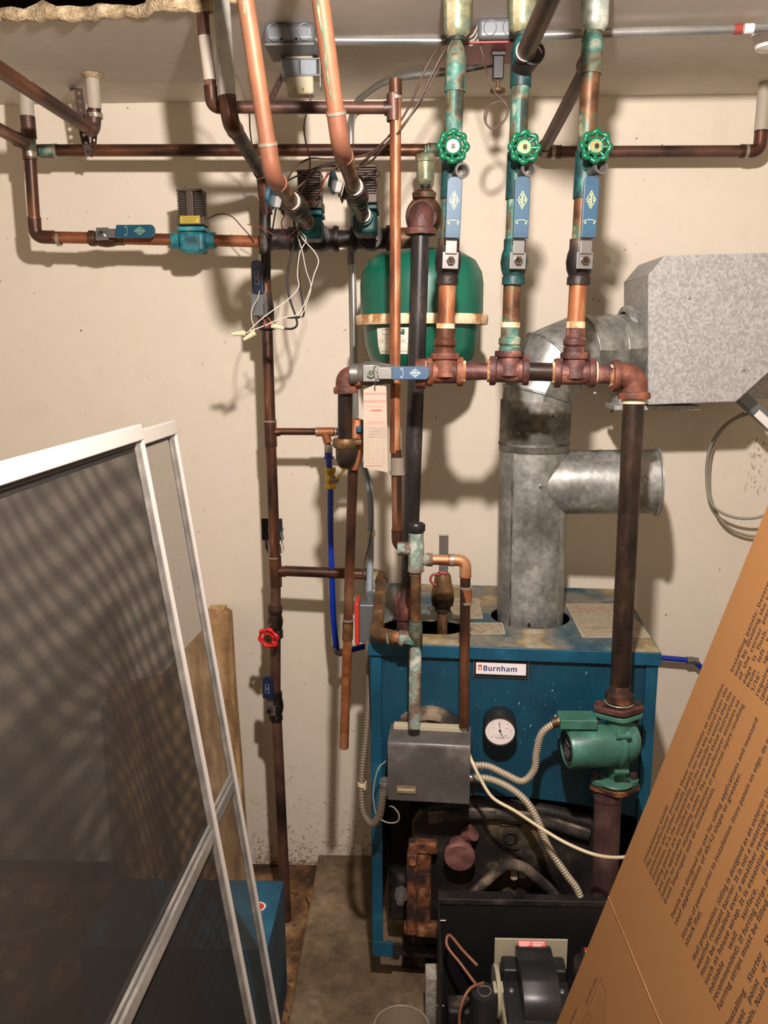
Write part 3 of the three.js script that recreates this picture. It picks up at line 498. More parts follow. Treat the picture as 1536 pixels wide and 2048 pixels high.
// ------------------------------------------------------------ return manifold and the two big pipes
{
  const t = thing('return_manifold', 'black iron manifold pipe with tees above the green tank', 'pipe');
  const y = v(-0.2188,1.888,0.17).y, z = 0.17, x0 = v(-0.3615,1.887,0.17).x, x1 = v(0.0155,1.886,0.17).x;
  part(t, 'pipe', rod(v(x0, y, z), v(x1, y, z), 0.0215, 0.0215, 24), M.iron);
  const tx1 = v(-0.2315,1.888,0.17).x, tx2 = v(-0.1021,1.887,0.17).x;
  ironTee(t, v(tx1, y, z), X1, Z1, 0.0255, M.iron, 0.046); ironTee(t, v(tx2, y, z), X1, Z1, 0.0255, M.iron, 0.05);
  part(t, 'coupling', turned([[0.02, 0], [0.027, 0], [0.028, 0.008], [0.0255, 0.012], [0.0255, 0.05], [0.03, 0.052], [0.03, 0.078], [0.02, 0.078]], v(x0, y, z), X1), M.iron);
  for (const tx of [tx1, tx2]) part(t, 'nipple', [rod(v(tx, y, z + 0.03), v(tx - 0.003, y + 0.006, z + 0.13), 0.0145), hex(v(tx, y, z + 0.05), Z1, 0.022, 0.018)], M.brownPipe);
  part(t, 'bushing', hex(v(x0 - 0.02, y, z), X1, 0.02, 0.03), M.iron);
}
const bigPipe = (label, S, e, top, gl, from) => {
  const t = thing('zone_pipe', label, 'pipe', 'two large orange copper pipes rising to the ceiling');
  const d = dirOf(S, e), at = (z) => lerp(S, e, (z - S.z) / (e.z - S.z)), R = 0.0143;
  part(t, 'pipe', rod(at(0.37), e.clone().addScaledVector(d, -0.04), R, R, 24), M.bronze);
  part(t, 'coupling', turned([[R, 0], [0.023, 0], [0.025, 0.018], [0.019, 0.028], [0.019, 0.044], [R, 0.044]], at(0.565), d), M.brownPipe);
  part(t, 'solder_ring', sleeve(at(0.4), d, R, 0.008, 1.2), M.solder); part(t, 'solder_ring', sleeve(at(0.615), d, R, 0.005, 1.25), M.solder);
  const u = dirOf(e, top); top = e.clone().addScaledVector(u, (2.272 - e.y) / u.y); const A = e.clone().addScaledVector(d, -0.05), B = e.clone().addScaledVector(u, 0.05);
  part(t, 'elbow', [sweep(bent([A, e, B], 0.036), 18, R * 1.13, 24), turned([[R, 0], [R * 1.19, 0], [R * 1.19, 0.005], [R, 0.005]], A, d.clone().negate()), turned([[R, 0], [R * 1.19, 0], [R * 1.19, 0.005], [R, 0.005]], B, u)], M.copperClean);
  part(t, 'solder_ring', sleeve(B, u, R, 0.005, 1.22), M.solder, 'pale solder ring');
  const p = part(t, 'pipe', rod(B, top, R, R, 28), M.copperClean);
  // thin dried crust of green corrosion on the front
  const side = v(gl, 0, 1).normalize(), pts = []; for (let k = 0; k <= 12; k++) { const q = k / 12; pts.push(B.clone().addScaledVector(u, from + q * (0.25 - from)).addScaledVector(side, R * 0.95).add(v((rnd() - 0.5) * 0.003, 0, 0))); }
  part(p, 'corrosion_streak', metres(sweep(smooth(pts), 40, (q) => 0.0014 + 0.0016 * q + 0.001 * Math.sin(q * 31) ** 2, 8)), streakMat, 'pale green corrosion streak');
  return at;
};
const streakMat = mat([[0, 0x4c6250], [0.5, 0x687a60], [1, 0x868e72]], { tile: 0.05, rough: 0.9 });
{
  const y = v(-0.2188,1.888,0.17).y, Sa = v(v(-0.2315,1.888,0.17).x, y, 0.17), Sb = v(v(-0.1021,1.887,0.17).x, y, 0.17), ea = v(-0.2441,1.915,0.82), eb = v(-0.1212,1.956,0.85);
  const fa = bigPipe('large orange copper pipe, left of the pair, rising past the transformer', Sa, ea, v(-0.2721,2.209,0.9), -0.2, 0.19);
  const fb = bigPipe('large orange copper pipe, right of the pair, with long green streak', Sb, eb, v(-0.1483,2.195,0.93), -0.25, 0.012);
  zoneValve('zone_valve', 'zone valve behind the left big orange pipe, with wires on its head', fa(0.335), dirOf(Sa, ea), M.teal, { face: v(-1, 0, 0) });
  zoneValve('zone_valve', 'zone valve behind the right big orange pipe, beside the thin conduit', fb(0.335), dirOf(Sb, eb), M.tealDark, { face: v(-1, 0, 0) });
  ballValve('ball_valve', 'ball valve with teal lever on the left big pipe', fa(0.53), dirOf(Sa, ea), v(-1, 0.2, 0), { r: 0.0155, s: 0.95, grip: M.gripTeal, len: 0.07, gw: 0.03, leverMat: M.steelDull, body: M.brownPipe, group: 'teal lever valves on the big pipes' });
  ballValve('ball_valve', 'ball valve with teal lever on the right big pipe', fb(0.54), dirOf(Sb, eb), v(-1, 0.25, 0), { r: 0.0155, s: 0.95, grip: M.gripTeal, len: 0.06, gw: 0.03, leverMat: M.steelDull, body: M.brownPipe, group: 'teal lever valves on the big pipes' });
}
{ // supply main up from the boiler to the flow valve
  const t = thing('supply_main', 'thick black iron supply pipe rising from boiler to an elbow behind the vent', 'pipe');
  const top = v(0.0207,1.903,0.475), y = v(-0.2188,1.888,0.17).y;
  part(t, 'pipe', rod(v(-0.0051,1.042,0.47), v(top.x, top.y - 0.03, top.z), 0.0195, 0.0195, 24), M.blackPipe);
  part(t, 'union', [turned([[0.02, 0], [0.028, 0.004], [0.033, 0.03], [0.031, 0.05], [0.026, 0.06], [0.026, 0.085], [0.019, 0.088]], v(-0.0122,0.9825,0.47), dirOf(v(-0.0122,0.9825,0.47), v(-0.0051,1.042,0.47)))], M.ironPurple);
  part(t, 'nipple', rod(v(v(-0.0134,0.9675,0.47).x, 0.86, 0.47), v(-0.0122,0.985,0.47), 0.0215), M.ironPurple);
  ironElbow(t, top, v(0, -1, 0), v(0.07, -0.02, -1), 0.027, M.ironPurple, 0.045); part(t, 'nipple', rod(top.clone().add(v(0, 0, -0.04)), v(v(0.031,1.933,0.21).x, v(0.031,1.933,0.21).y, 0.22), 0.0215), M.ironPurple);
  const f = thing('flow_valve', 'round grey-green flow control valve body behind the black pipe elbow', 'valve');
  const c = v(v(0.031,1.933,0.21).x, v(0.031,1.933,0.21).y, 0.21);
  const bdy = new THREE.SphereGeometry(0.048, 28, 20); bdy.scale(0.95, 1.05, 0.8); bdy.translate(c.x, c.y, c.z);
  part(f, 'body', [metres(bdy), rod(v(c.x - 0.075, y, 0.17), v(c.x, y, 0.17), 0.026), turned([[0.02, 0], [0.028, 0], [0.03, 0.012], [0.02, 0.02]], v(c.x, c.y + 0.042, c.z + 0.005), Y1)], M.patina);
  part(f, 'collar', turned([[0.022, 0], [0.034, 0], [0.034, 0.012], [0.022, 0.012]], v(c.x - 0.08, y, 0.17), X1), M.iron);
  airVent('air_vent', 'brass air vent standing on the flow valve beside the thin copper pipe', v(c.x + 0.003, c.y + 0.052, c.z + 0.005), M.ventBrass, 0.86);
}
// ------------------------------------------------------------ expansion tank
{
  const t = thing('expansion_tank', 'green expansion tank with rusty cream band on the wall', 'tank');
  const c = v(0.0247,1.682,0.31), R = 0.1468, T = v(0.024,1.844,0.31).y - c.y, Bm = c.y - v(0.0253,1.561,0.31).y;
  part(t, 'upper_shell', turned([[R, 0], [R, T * 0.52], [R * 0.97, T * 0.68], [R * 0.87, T * 0.84], [R * 0.66, T * 0.95], [R * 0.35, T], [0, T * 1.01]], c, Y1, 64), M.tankGreen);
  part(t, 'lower_shell', turned([[0, -Bm], [R * 0.4, -Bm], [R * 0.7, -Bm * 0.93], [R * 0.85, -Bm * 0.76], [R * 0.92, -Bm * 0.5], [R * 0.96, 0]], c, Y1, 64), M.tankGreen);
  part(t, 'band', turned([[R * 0.98, -0.011], [R * 1.07, -0.012], [R * 1.085, -0.006], [R * 1.085, 0.007], [R * 1.07, 0.011], [R, 0.011]], c, Y1, 64), M.band, 'cream band with rust bleeding through');
  // label wraps the curved shell
  const lab = printed(512, 420, (x, w, h) => {
    x.fillStyle = '#dcd9c8'; x.fillRect(0, 0, w, h); x.fillStyle = '#1f5a48'; x.fillRect(90, 22, 330, 92); x.fillStyle = '#dcd9c8'; x.fillRect(98, 30, 110, 76); x.font = 'bold 40px sans-serif'; x.fillText('FLEXCON', 214, 62); x.font = 'bold 26px sans-serif'; x.fillText('INDUSTRIES', 222, 100);
    x.fillStyle = '#4a4c44'; x.font = '24px sans-serif'; x.fillText('DIAPHRAGM EXPANSION TANK', 60, 160); x.strokeStyle = '#6a6a5e'; x.lineWidth = 3; x.strokeRect(26, 180, 460, 72); x.beginPath(); x.moveTo(150, 180); x.lineTo(150, 252); x.moveTo(330, 180); x.lineTo(330, 252); x.stroke();
    for (let k = 0; k < 3; k++) for (let j = 0; j < 2; j++) { x.fillRect(40 + k * 155, 196 + j * 28, 78, 8); } x.font = 'bold 46px sans-serif'; x.fillText('HT 30', 180, 330); x.fillRect(26, 372, 450, 6); x.fillRect(26, 388, 300, 5);
  });
  const lp = [], lu = [], li = [], n = 10, y0 = v(-0.0483,1.603,0.43).y, y1 = v(-0.0481,1.662,0.43).y;
  const prof = (y) => { const q = (c.y - y) / Bm; return R * (0.96 - 0.08 * q * q * 2.0) + 0.0008; };
  for (let i = 0; i <= n; i++) for (let j = 0; j <= n; j++) { const y = y0 + (y1 - y0) * j / n, q = (c.y - y) / Bm, r = (q < 0.5 ? R * (0.96 - 0.08 * q) : R * (0.92 - 0.27 * (q - 0.5))) + 0.0016, a = -0.83 + 0.66 * i / n; lp.push(c.x + Math.sin(a) * r, y, c.z + Math.cos(a) * r); lu.push(i / n, j / n); }
  for (let i = 0; i < n; i++) for (let j = 0; j < n; j++) { const a = i * (n + 1) + j, b = a + n + 1; li.push(a, b, a + 1, b, b + 1, a + 1); }
  const lg = new THREE.BufferGeometry(); lg.setAttribute('position', new THREE.Float32BufferAttribute(lp, 3)); lg.setAttribute('uv', new THREE.Float32BufferAttribute(lu, 2)); lg.setIndex(li); lg.computeVertexNormals();
  part(t, 'paper_label', plain(lg), lab, 'white maker label');
  part(t, 'wall_bracket', box(0.1, 0.03, 0.17, c.x, c.y, 0.086, 0.002), M.steelDull);
  part(t, 'neck', [rod(v(c.x, c.y + T * 0.99, c.z), v(c.x, v(-0.2188,1.888,0.17).y - 0.02, 0.24), 0.012)], M.iron);
}
// ------------------------------------------------------------ supply header in front of the boiler
{
  const t = thing('supply_header', 'rusty brown iron header with three tees crossing before the tank and flue', 'pipe');
  const z = 0.66, y = v(0.1968,1.571,0.66).y, X = (px) => v(0, 0, 0).x + 0;
  const L = v(-0.1371,1.56,0.62), E = v(0.4485,1.56,0.66), t1 = v(0.0687,1.569,0.65), t2 = v(0.1974,1.571,0.655), t3 = v(0.3278,1.566,0.66), ax = dirOf(L, E);
  part(t, 'nipple', rod(v(0.0283,1.568,0.645), t2, 0.0175, 0.0175, 24), M.ironPurple);
  part(t, 'nipple', rod(t2, t3, 0.0185, 0.0185, 24), M.brownPipe);
  part(t, 'nipple', rod(t3, E, 0.0185, 0.0185, 24), M.ironPurple);
  ironTee(t, t1, ax, Y1, 0.0235, M.ironRust, 0.036); ironTee(t, t2, ax, Y1, 0.0235, M.ironPurple, 0.038); ironTee(t, t3, ax, Y1, 0.0235, M.ironPurple, 0.039);
  for (const q of [t1.clone().addScaledVector(ax, -0.04), t1.clone().addScaledVector(ax, 0.039), t2.clone().addScaledVector(ax, -0.041), t3.clone().addScaledVector(ax, -0.042), t3.clone().addScaledVector(ax, 0.041), E.clone().addScaledVector(ax, -0.047)]) part(t, 'sealant_ring', sleeve(q, ax, 0.0185, 0.006, 1.22), M.band, 'yellowed thread sealant');
  part(t, 'union', [sleeve(v(0.0201,1.565,0.645), ax, 0.021, 0.02, 1.45)], M.ironRust);
  const d = v(0.4475,0.9034,0.68); ironElbow(t, E, X1.clone().negate(), dirOf(E, d), 0.0255, M.ironRust, 0.045);
  part(t, 'drop_pipe', rod(lerp(E, d, 0.05), d, 0.0212, 0.0212, 28), M.brownPipe, 'dark iron drop to the circulator');
  part(t, 'sealant_ring', sleeve(lerp(E, d, 0.078), dirOf(E, d), 0.0215, 0.008, 1.12), M.band);
  ironElbow(t, L, ax, v(0.05, -1, 0), 0.0205, M.ironRust, 0.034);
  part(t, 'nipple', rod(L.clone().add(v(0.03, 0, 0)), v(-0.1056,1.563,0.625), 0.0165), M.brownPipe);
  part(t, 'sealant_ring', sleeve(v(-0.1097,1.564,0.625), ax, 0.017, 0.008, 1.2), M.band);
  part(t, 'nipple', rod(L.clone().add(v(0.0, -0.03, 0)), v(-0.1405,1.423,0.6), 0.0155), M.brownPipe);
}
ballValve('ball_valve', 'ball valve with blue lever in the rusty header, near the white card', v(-0.0804,1.565,0.632), X1.clone(), v(0, 0.06, 1), { r: 0.0165, s: 0.98, print: gripPrintPale, gw: 0.024, len: 0.073, body: M.steelDull, nut: M.ventBrass });
{ // relief body and drain line
  const t = thing('relief_valve', 'bronze bell shaped relief body under the left end of the header', 'valve');
  const c = v(-0.1331,1.423,0.6);
  part(t, 'flange', [turned([[0.012, 0.008], [0.026, 0.008], [0.028, 0.002], [0.028, -0.006], [0.025, -0.012], [0.012, -0.012]], v(-0.1395,1.421,0.6), Y1), box(0.05, 0.014, 0.035, ...v(-0.1171,1.421,0.6).toArray(), 0.005)], M.bronze);
  part(t, 'bell', turned([[0.024, 0], [0.0245, -0.012], [0.022, -0.032], [0.0165, -0.045], [0.012, -0.05]], v(-0.1353,1.415,0.6), v(0.12, 1, 0)), M.brownPipe);
  part(t, 'side_body', [turned([[0.006, 0.052], [0.014, 0.05], [0.019, 0.02], [0.022, 0], [0.021, -0.02], [0.016, -0.045], [0.0125, -0.058]], v(-0.1206,1.417,0.58), v(0.1, 1, 0))], M.copper);
  part(t, 'test_lever', [rod(v(-0.1182,1.434,0.58), v(-0.1062,1.444,0.6), 0.005), box(0.02, 0.014, 0.012, ...v(-0.1061,1.448,0.6).toArray(), 0.003)], M.gripTeal);
  const u = thing('drain_pipe', 'open ended copper discharge pipe hanging beside the boiler', 'pipe');
  const a = v(-0.1262,1.367,0.57), b = v(-0.1613,0.6646,0.5), j = lerp(a, b, 0.56);
  part(u, 'pipe', rod(a, j, 0.0112), M.copperBrown);
  part(u, 'pipe', turned([[0.0112, 0], [0.0112, j.distanceTo(b)], [0.009, j.distanceTo(b)], [0.009, 0.02]], j, dirOf(j, b), 24), M.copper);
  part(u, 'coupling', sleeve(j, dirOf(a, b), 0.0112, 0.042), M.bronze);
  part(u, 'solder_ring', sleeve(lerp(a, b, 0.52), dirOf(a, b), 0.0112, 0.004, 1.22), M.solder);
  part(u, 'pipe_end', turned([[0, 0], [0.0092, 0]], lerp(b, a, 0.03), dirOf(a, b)), M.void);
}
// three risers with air vents, drains and ball valves
const zinc = mat([[0, 0x6a9478], [0.4, 0xa09c68], [0.7, 0xac9458], [1, 0x5f9480]], { tile: 0.03, fx: 3, fy: 3, rough: 0.3, metal: 0.3, contrast: 2.4 });
const ordinal = ['left', 'middle', 'right'];
const riser = (i, base, top, vent, wheelAt, spout, valveAt, skin, bodyM, ventM) => {
  const d = dirOf(base, top), t = thing('supply_riser', `${ordinal[i]} of three copper risers standing on the rusty header`, 'pipe', 'three risers with air vents'), r = 0.0172;
  const at = (f) => lerp(base, top, f);
  part(t, 'pipe', rod(base, at(0.36), r, r, 24), i === 1 ? M.patina : i ? M.copper : M.copper);
  part(t, 'pipe', rod(at(0.36), top, r, r, 24), skin);
  part(t, 'adapter', turned([[r, 0], [r * 1.25, 0.0], [r * 1.25, 0.012], [r * 1.12, 0.014], [r * 1.32, 0.018], [r * 1.32, 0.028], [r * 1.1, 0.032], [r * 1.1, 0.05], [r, 0.052]], base, d), i === 1 ? M.verdigris : i === 2 ? M.ironPurple : M.copperBrown);
  part(t, 'solder_ring', sleeve(at(0.098), d, r, 0.018, 1.09), M.band, 'flux stained joint');
  part(t, 'solder_ring', sleeve(at(0.36), d, r, 0.006, 1.15), M.solder);
  const tee = part(t, 'tee', [sleeve(top, d, r, 0.06, 1.16), turned([[r * 1.16, 0.028], [r * 0.9, 0.045], [r * 0.55, 0.06], [r * 0.5, 0.075]], top, Y1)], i === 1 ? M.tealDark : M.verdigris, 'green corroded tee');
  if (i === 1) part(tee, 'branch', [rod(top, v(top.x + 0.012, top.y + 0.01, top.z + 0.05), r * 1.16), sleeve(v(top.x + 0.014, top.y + 0.01, top.z + 0.06), Z1, r, 0.005, 1.2)], M.iron);
  else part(tee, 'branch', rod(top, v(top.x, top.y, top.z - 0.05), r * 1.12), M.copperDark);
  airVent('air_vent', `air vent on top of the ${ordinal[i]} riser, cut by the picture's top edge`, vent, ventM, 1.0, 'air vents on the risers');
  // drain tee with hand wheel and spout
  const w = thing('drain_valve', `green handwheel drain valve on the ${ordinal[i]} riser`, 'valve', 'green handwheel valves');
  const on = at((wheelAt.y - base.y) / (top.y - base.y)), low = on.clone().addScaledVector(d, -0.04);
  part(w, 'body', [sleeve(low, d, r, 0.085, 1.16), rod(low, wheelAt.clone().add(v(0, 0, -0.012)), 0.013, 0.01)], M.tealDark);
  part(w, 'spout', turned([[0.009, 0], [0.01, 0.02], [0.0145, 0.026], [0.0145, 0.034], [0.0105, 0.034], [0.009, 0.012], [0, 0.012]], lerp(low, spout, 0.3), dirOf(low, spout)), M.steelDull, 'dull metal hose spout');
  wheel(w, wheelAt, v(0.05, 0.04, 1), 0.0275, M.wheelGreen, zinc, 8, M.copperBrown);
  ballValve('ball_valve', `ball valve with upright blue lever on the ${ordinal[i]} riser`, valveAt, d, v(0.1, 0.05, 1), { r: 0.0175, s: 0.93, print: gripPrintYellow, gw: 0.0265, len: 0.108, body: bodyM, group: 'upright blue lever valves' });
};
riser(0, v(0.0673,1.605,0.65), v(0.0825,2.121,0.66), v(0.0848,2.161,0.66), v(0.0767,1.983,0.715), v(0.1001,1.942,0.72), v(0.0723,1.783,0.655), M.verdigris, M.iron, M.ventBrass);
riser(1, v(0.1975,1.606,0.655), v(0.2052,2.128,0.66), v(0.2059,2.167,0.66), v(0.2086,1.98,0.715), v(0.2228,1.944,0.72), v(0.2012,1.781,0.66), M.verdigris, M.tealDark, M.ventBrass);
riser(2, v(0.3253,1.604,0.66), v(0.3357,2.148,0.66), v(0.3385,2.167,0.66), v(0.3397,1.98,0.715), v(0.3575,1.948,0.72), v(0.3288,1.78,0.66), M.patina, M.iron, M.ventGrey);
{
  const t = thing('heating_pipe', 'dark pipe from middle riser running up towards the viewer', 'pipe');
  const a = v(0.2051,2.14,0.7); run(t, [a, v(a.x + 0.008, a.y, 1.08), v(a.x + 0.008, 2.48, 1.08)], 0.0165, M.copperDark, M.copperDark); part(t, 'solder_ring', sleeve(v(a.x, a.y, 0.725), Z1, 0.0165, 0.004, 1.12), M.steelDull);
  const u = thing('heating_pipe', 'copper pipe from right riser to wall, then right and up through ceiling', 'pipe');
  const s = v(0.3438,2.158,0.62), e = v(0.3317,2.103,0.1), e2 = v(0.8777,2.099,0.1), top = v(0.8858,2.248,0.08);
  run(u, [s, e, e2, v(e2.x + 0.002, 2.24, e2.z - 0.002)], 0.0145, [M.copperDark, M.copperDark, M.copperBrown], M.copperBrown);
  part(u, 'solder_ring', sleeve(v(0.3596,2.103,0.1), X1, 0.0145, 0.01, 1.2), M.solder); part(u, 'solder_ring', sleeve(v(0.8441,2.099,0.1), X1, 0.0145, 0.008, 1.2), M.solder);
  part(u, 'painted_stub', rod(v(0.8774,2.147,0.1), v(e2.x + 0.002, 2.26, e2.z - 0.002), 0.0165), M.paintedPipe, 'cream painted stub through the ceiling');
}

// ------------------------------------------------------------ flue, draft regulator tee and vent hood
function mitred(pts, r, seg = 40) { // sheet metal gores cut on the bisecting planes
  const n = pts.length, ds = []; for (let i = 0; i < n - 1; i++) ds.push(dirOf(pts[i], pts[i + 1]));
  const pn = pts.map((_, i) => i === 0 ? ds[0] : i === n - 1 ? ds[n - 2] : ds[i - 1].clone().add(ds[i]).normalize()), out = [], rings = [];
  for (let k = 0; k < n - 1; k++) {
    const d = ds[k], N = v(0, 0, 1).addScaledVector(d, -d.z).normalize(), B = d.clone().cross(N), pos = [], uv = [], idx = [];
    const ring = (i) => { const a = []; for (let j = 0; j <= seg; j++) { const t = j / seg * Math.PI * 2, q = pts[i].clone().addScaledVector(N, Math.cos(t) * r).addScaledVector(B, Math.sin(t) * r); const s = pts[i].clone().sub(q).dot(pn[i]) / d.dot(pn[i]); a.push(q.addScaledVector(d, s)); } return a; };
    const r0 = ring(k), r1 = ring(k + 1); if (k > 0) rings.push(r0);
    const L = pts[k].distanceTo(pts[k + 1]);
    r0.concat(r1).forEach((q, i) => { pos.push(q.x, q.y, q.z); uv.push(i > seg ? L : 0, (i % (seg + 1)) / seg * 6.283 * r); });
    for (let j = 0; j < seg; j++) idx.push(j, j + 1, j + seg + 1, j + 1, j + seg + 2, j + seg + 1);
    const g = new THREE.BufferGeometry(); g.setAttribute('position', new THREE.Float32BufferAttribute(pos, 3)); g.setAttribute('uv', new THREE.Float32BufferAttribute(uv, 2)); g.setIndex(idx); g.computeVertexNormals(); out.push(plain(g));
  }
  return { gores: out, rings: rings.map((a) => sweep(new THREE.CatmullRomCurve3(a.slice(0, -1), true), 60, 0.0032, 8, true)) };
}
{
  const t = thing('flue_pipe', 'galvanised flue pipe rising from boiler, with side tee and elbow to the hood', 'flue pipe');
  const b = v(0.3018,0.95,0.3446), z = b.z, r = 0.0825, c1 = v(0.2981,1.39,0.345), g0 = v(0.2997,1.493,0.345);
  b.y = 0.93;
  part(t, 'tee_pipe', turned([[r, 0], [r, c1.y - b.y], [r - 0.003, c1.y - b.y], [r - 0.003, 0]], b, dirOf(b, c1), 48), M.flue);
  part(t, 'crimped_pipe', rod(lerp(c1, b, 0.04), g0, r + 0.002, r + 0.002, 48), M.flueDark);
  part(t, 'seam', rod(b.clone().add(v(-0.058, 0.01, 0.0605)), c1.clone().add(v(-0.058, -0.02, 0.0605)), 0.0022), M.flueDark);
  for (const [q, k] of [[c1, 1.045], [lerp(c1, g0, 0.3), 1.03]]) part(t, 'bead', sleeve(q, dirOf(b, c1), r, 0.006, k), M.flueDark);
  const m = mitred([lerp(c1, g0, 0.6), v(0.3041,1.504,0.345), v(0.3419,1.584,0.33), v(0.4066,1.61,0.31), v(0.4816,1.609,0.27), v(0.5971,1.617,0.225)], r + 0.001);
  m.gores.forEach((g, i) => part(t, 'elbow_gore', g, M.flue)); m.rings.forEach((g) => part(t, 'bead', g, M.flue));
  const tc = v(0.2988,1.292,0.345), te = v(0.5904,1.299,0.37), td = dirOf(tc, te);
  const br = r - 0.005;
  part(t, 'side_branch', turned([[br, 0.02], [br, tc.distanceTo(te) - 0.004], [br + 0.006, tc.distanceTo(te) - 0.002], [br + 0.006, tc.distanceTo(te) + 0.002], [br - 0.003, tc.distanceTo(te)], [br - 0.003, 0.02]], tc, td, 48), M.flue);
  part(t, 'regulator_collar', turned([[br, 0], [br + 0.004, 0], [br + 0.004, 0.012], [br, 0.014]], lerp(tc, te, 0.76), td, 48), M.flueDark);
  part(t, 'regulator_ring', turned([[br - 0.02, -0.03], [br - 0.003, -0.03], [br - 0.003, 0]], te, td, 48), M.flue);
  part(t, 'regulator_flap', turned([[0, 0], [br - 0.006, 0], [br - 0.006, 0.002], [0, 0.002]], lerp(te, tc, 0.2), td.clone().add(v(0, 0, 0.12)), 40), M.steelDull);
  for (const q of [v(0.3038,1.298,0.43), v(0.3326,1.461,0.425), v(0.2855,0.968,0.44), v(0.5415,1.325,0.455), v(0.4319,1.51,0.38), v(0.3245,1.518,0.42)]) part(t, 'screw', turned([[0.004, 0], [0.004, 0.003], [0.002, 0.004], [0, 0.004]], q, v(0.1, 0, 1), 10), M.steel);
}
const spangle = (() => {
  const S = 512, n = 60, d = new Uint8Array(S * S * 4), px = [];
  for (let i = 0; i < n * n; i++) px.push([((i % n) + rnd()) / n, (Math.floor(i / n) + rnd()) / n, rnd(), rnd() * 3]);
  for (let y = 0; y < S; y++) for (let x = 0; x < S; x++) {
    const u = x / S, w = y / S, ci = Math.floor(u * n), cj = Math.floor(w * n); let best = 9, val = 0, dir = 0;
    for (let a = -1; a <= 1; a++) for (let b = -1; b <= 1; b++) { const q = px[((cj + b + n) % n) * n + (ci + a + n) % n]; let dx = Math.abs(u - q[0]), dy = Math.abs(w - q[1]); dx = Math.min(dx, 1 - dx); dy = Math.min(dy, 1 - dy); const e = dx * dx * (1 + 0.8 * Math.sin(q[3])) + dy * dy; if (e < best) { best = e; val = q[2]; } }
    const k = (y * S + x) * 4, g = 150 + val * 34; d[k] = g * 1.0; d[k + 1] = g * 1.0; d[k + 2] = g * 0.985; d[k + 3] = 255;
  }
  const t = new THREE.DataTexture(d, S, S); t.colorSpace = THREE.SRGBColorSpace; t.magFilter = THREE.LinearFilter; t.wrapS = t.wrapT = THREE.RepeatWrapping; t.repeat.set(1 / 0.32, 1 / 0.32); t.needsUpdate = true;
  return new THREE.MeshStandardMaterial({ map: t, roughness: 0.5, metalness: 0.2 });
})();
{
  const t = thing('vent_hood', 'large galvanised sheet metal vent hood with clipped corners at right', 'hood');
  const pts = [v(0.5557,1.781,0.33), v(0.5902,1.823,0.33), v(0.8818,1.829,0.33), v(0.9505,1.767,0.33), v(0.9605,1.665,0.33), v(0.7795,1.488,0.33), v(0.5731,1.481,0.33)];
  const s = new THREE.Shape(pts.map((q) => new THREE.Vector2(q.x, q.y)));
  const face = new THREE.ExtrudeGeometry(s, { depth: 0.003, bevelEnabled: false }); face.translate(0, 0, 0.327);
  part(t, 'front_panel', metres(face), spangle);
  for (let i = 0; i < pts.length; i++) {
    const a = pts[i], b = pts[(i + 1) % pts.length], L = a.distanceTo(b), g = new THREE.BoxGeometry(L, 0.003, 0.225); const ang = Math.atan2(b.y - a.y, b.x - a.x);
    g.rotateZ(ang); g.translate((a.x + b.x) / 2, (a.y + b.y) / 2, 0.2155); part(t, 'side_panel', metres(g), spangle);
  }
  part(t, 'back_plate', box(0.4, 0.34, 0.012, pts[0].x + 0.24, 1.65, 0.1, 0.002), spangle);
  part(t, 'chassis_plate', box(0.21, 0.012, 0.1, pts[0].x + 0.05, pts[6].y - 0.012, 0.24, 0.002), spangle);
  const c = v(0.5921,1.617,0.225);
  part(t, 'inlet_collar', [turned([[0.086, -0.03], [0.098, -0.03], [0.1, -0.026], [0.1, -0.014], [0.09, -0.01], [0.09, 0.02], [0.086, 0.02]], v(pts[0].x, c.y, 0.225), X1, 48)], M.flue);
  part(t, 'fan_motor', [turned([[0, 0], [0.024, 0], [0.026, 0.006], [0.026, 0.045], [0.02, 0.055], [0, 0.055]], v(0.5365,1.468,0.2), v(0.2, 1, 0.1)), rod(v(0.5097,1.451,0.22), v(0.5421,1.483,0.2), 0.004)], M.flue, 'small motor under the hood');
  for (const q of [v(0.6517,1.729,0.33), v(0.7925,1.561,0.33)]) part(t, 'screw', turned([[0.0035, 0], [0.0035, 0.002], [0, 0.003]], q, Z1, 8), M.steel);
  part(t, 'leg_strut', [box(0.22, 0.004, 0.03, 0, 0, 0, 0.001), box(0.22, 0.03, 0.004, 0, 0.014, 0.013, 0.001)].map((g) => { g.rotateZ(-0.72); const q = v(0.8947,1.425,0.2); g.translate(q.x, q.y, q.z); return g; }), M.galvBox, 'slotted galvanised strut');
  part(t, 'strut_label', box(0.05, 0.02, 0.002, 0, 0, 0, 0.0005), M.white).applyMatrix4(new THREE.Matrix4().makeRotationZ(-0.72).setPosition(v(0.8936,1.435,0.222)));
}
{
  const t = thing('cable_loop', 'coiled grey cable hanging below the hood at right', 'cable');
  part(t, 'loop', wire([v(0.884,1.443,0.12), v(0.8441,1.409,0.1), v(0.8252,1.35,0.06), v(0.8261,1.264,0.04), v(0.8452,1.18,0.05), v(0.9023,1.149,0.07), v(0.9754,1.16,0.09), v(1.032,1.232,0.1)], 0.0042, 60), M.cableGrey);
  part(t, 'loop', wire([v(1.008,1.397,0.12), v(0.9259,1.443,0.12), v(0.8732,1.424,0.09), v(0.8387,1.363,0.05), v(0.8361,1.269,0.03), v(0.8506,1.184,0.03), v(0.8949,1.116,0.03), v(0.9645,1.087,0.03), v(1.062,1.093,0.03)], 0.0042, 60), M.cableGrey);
}
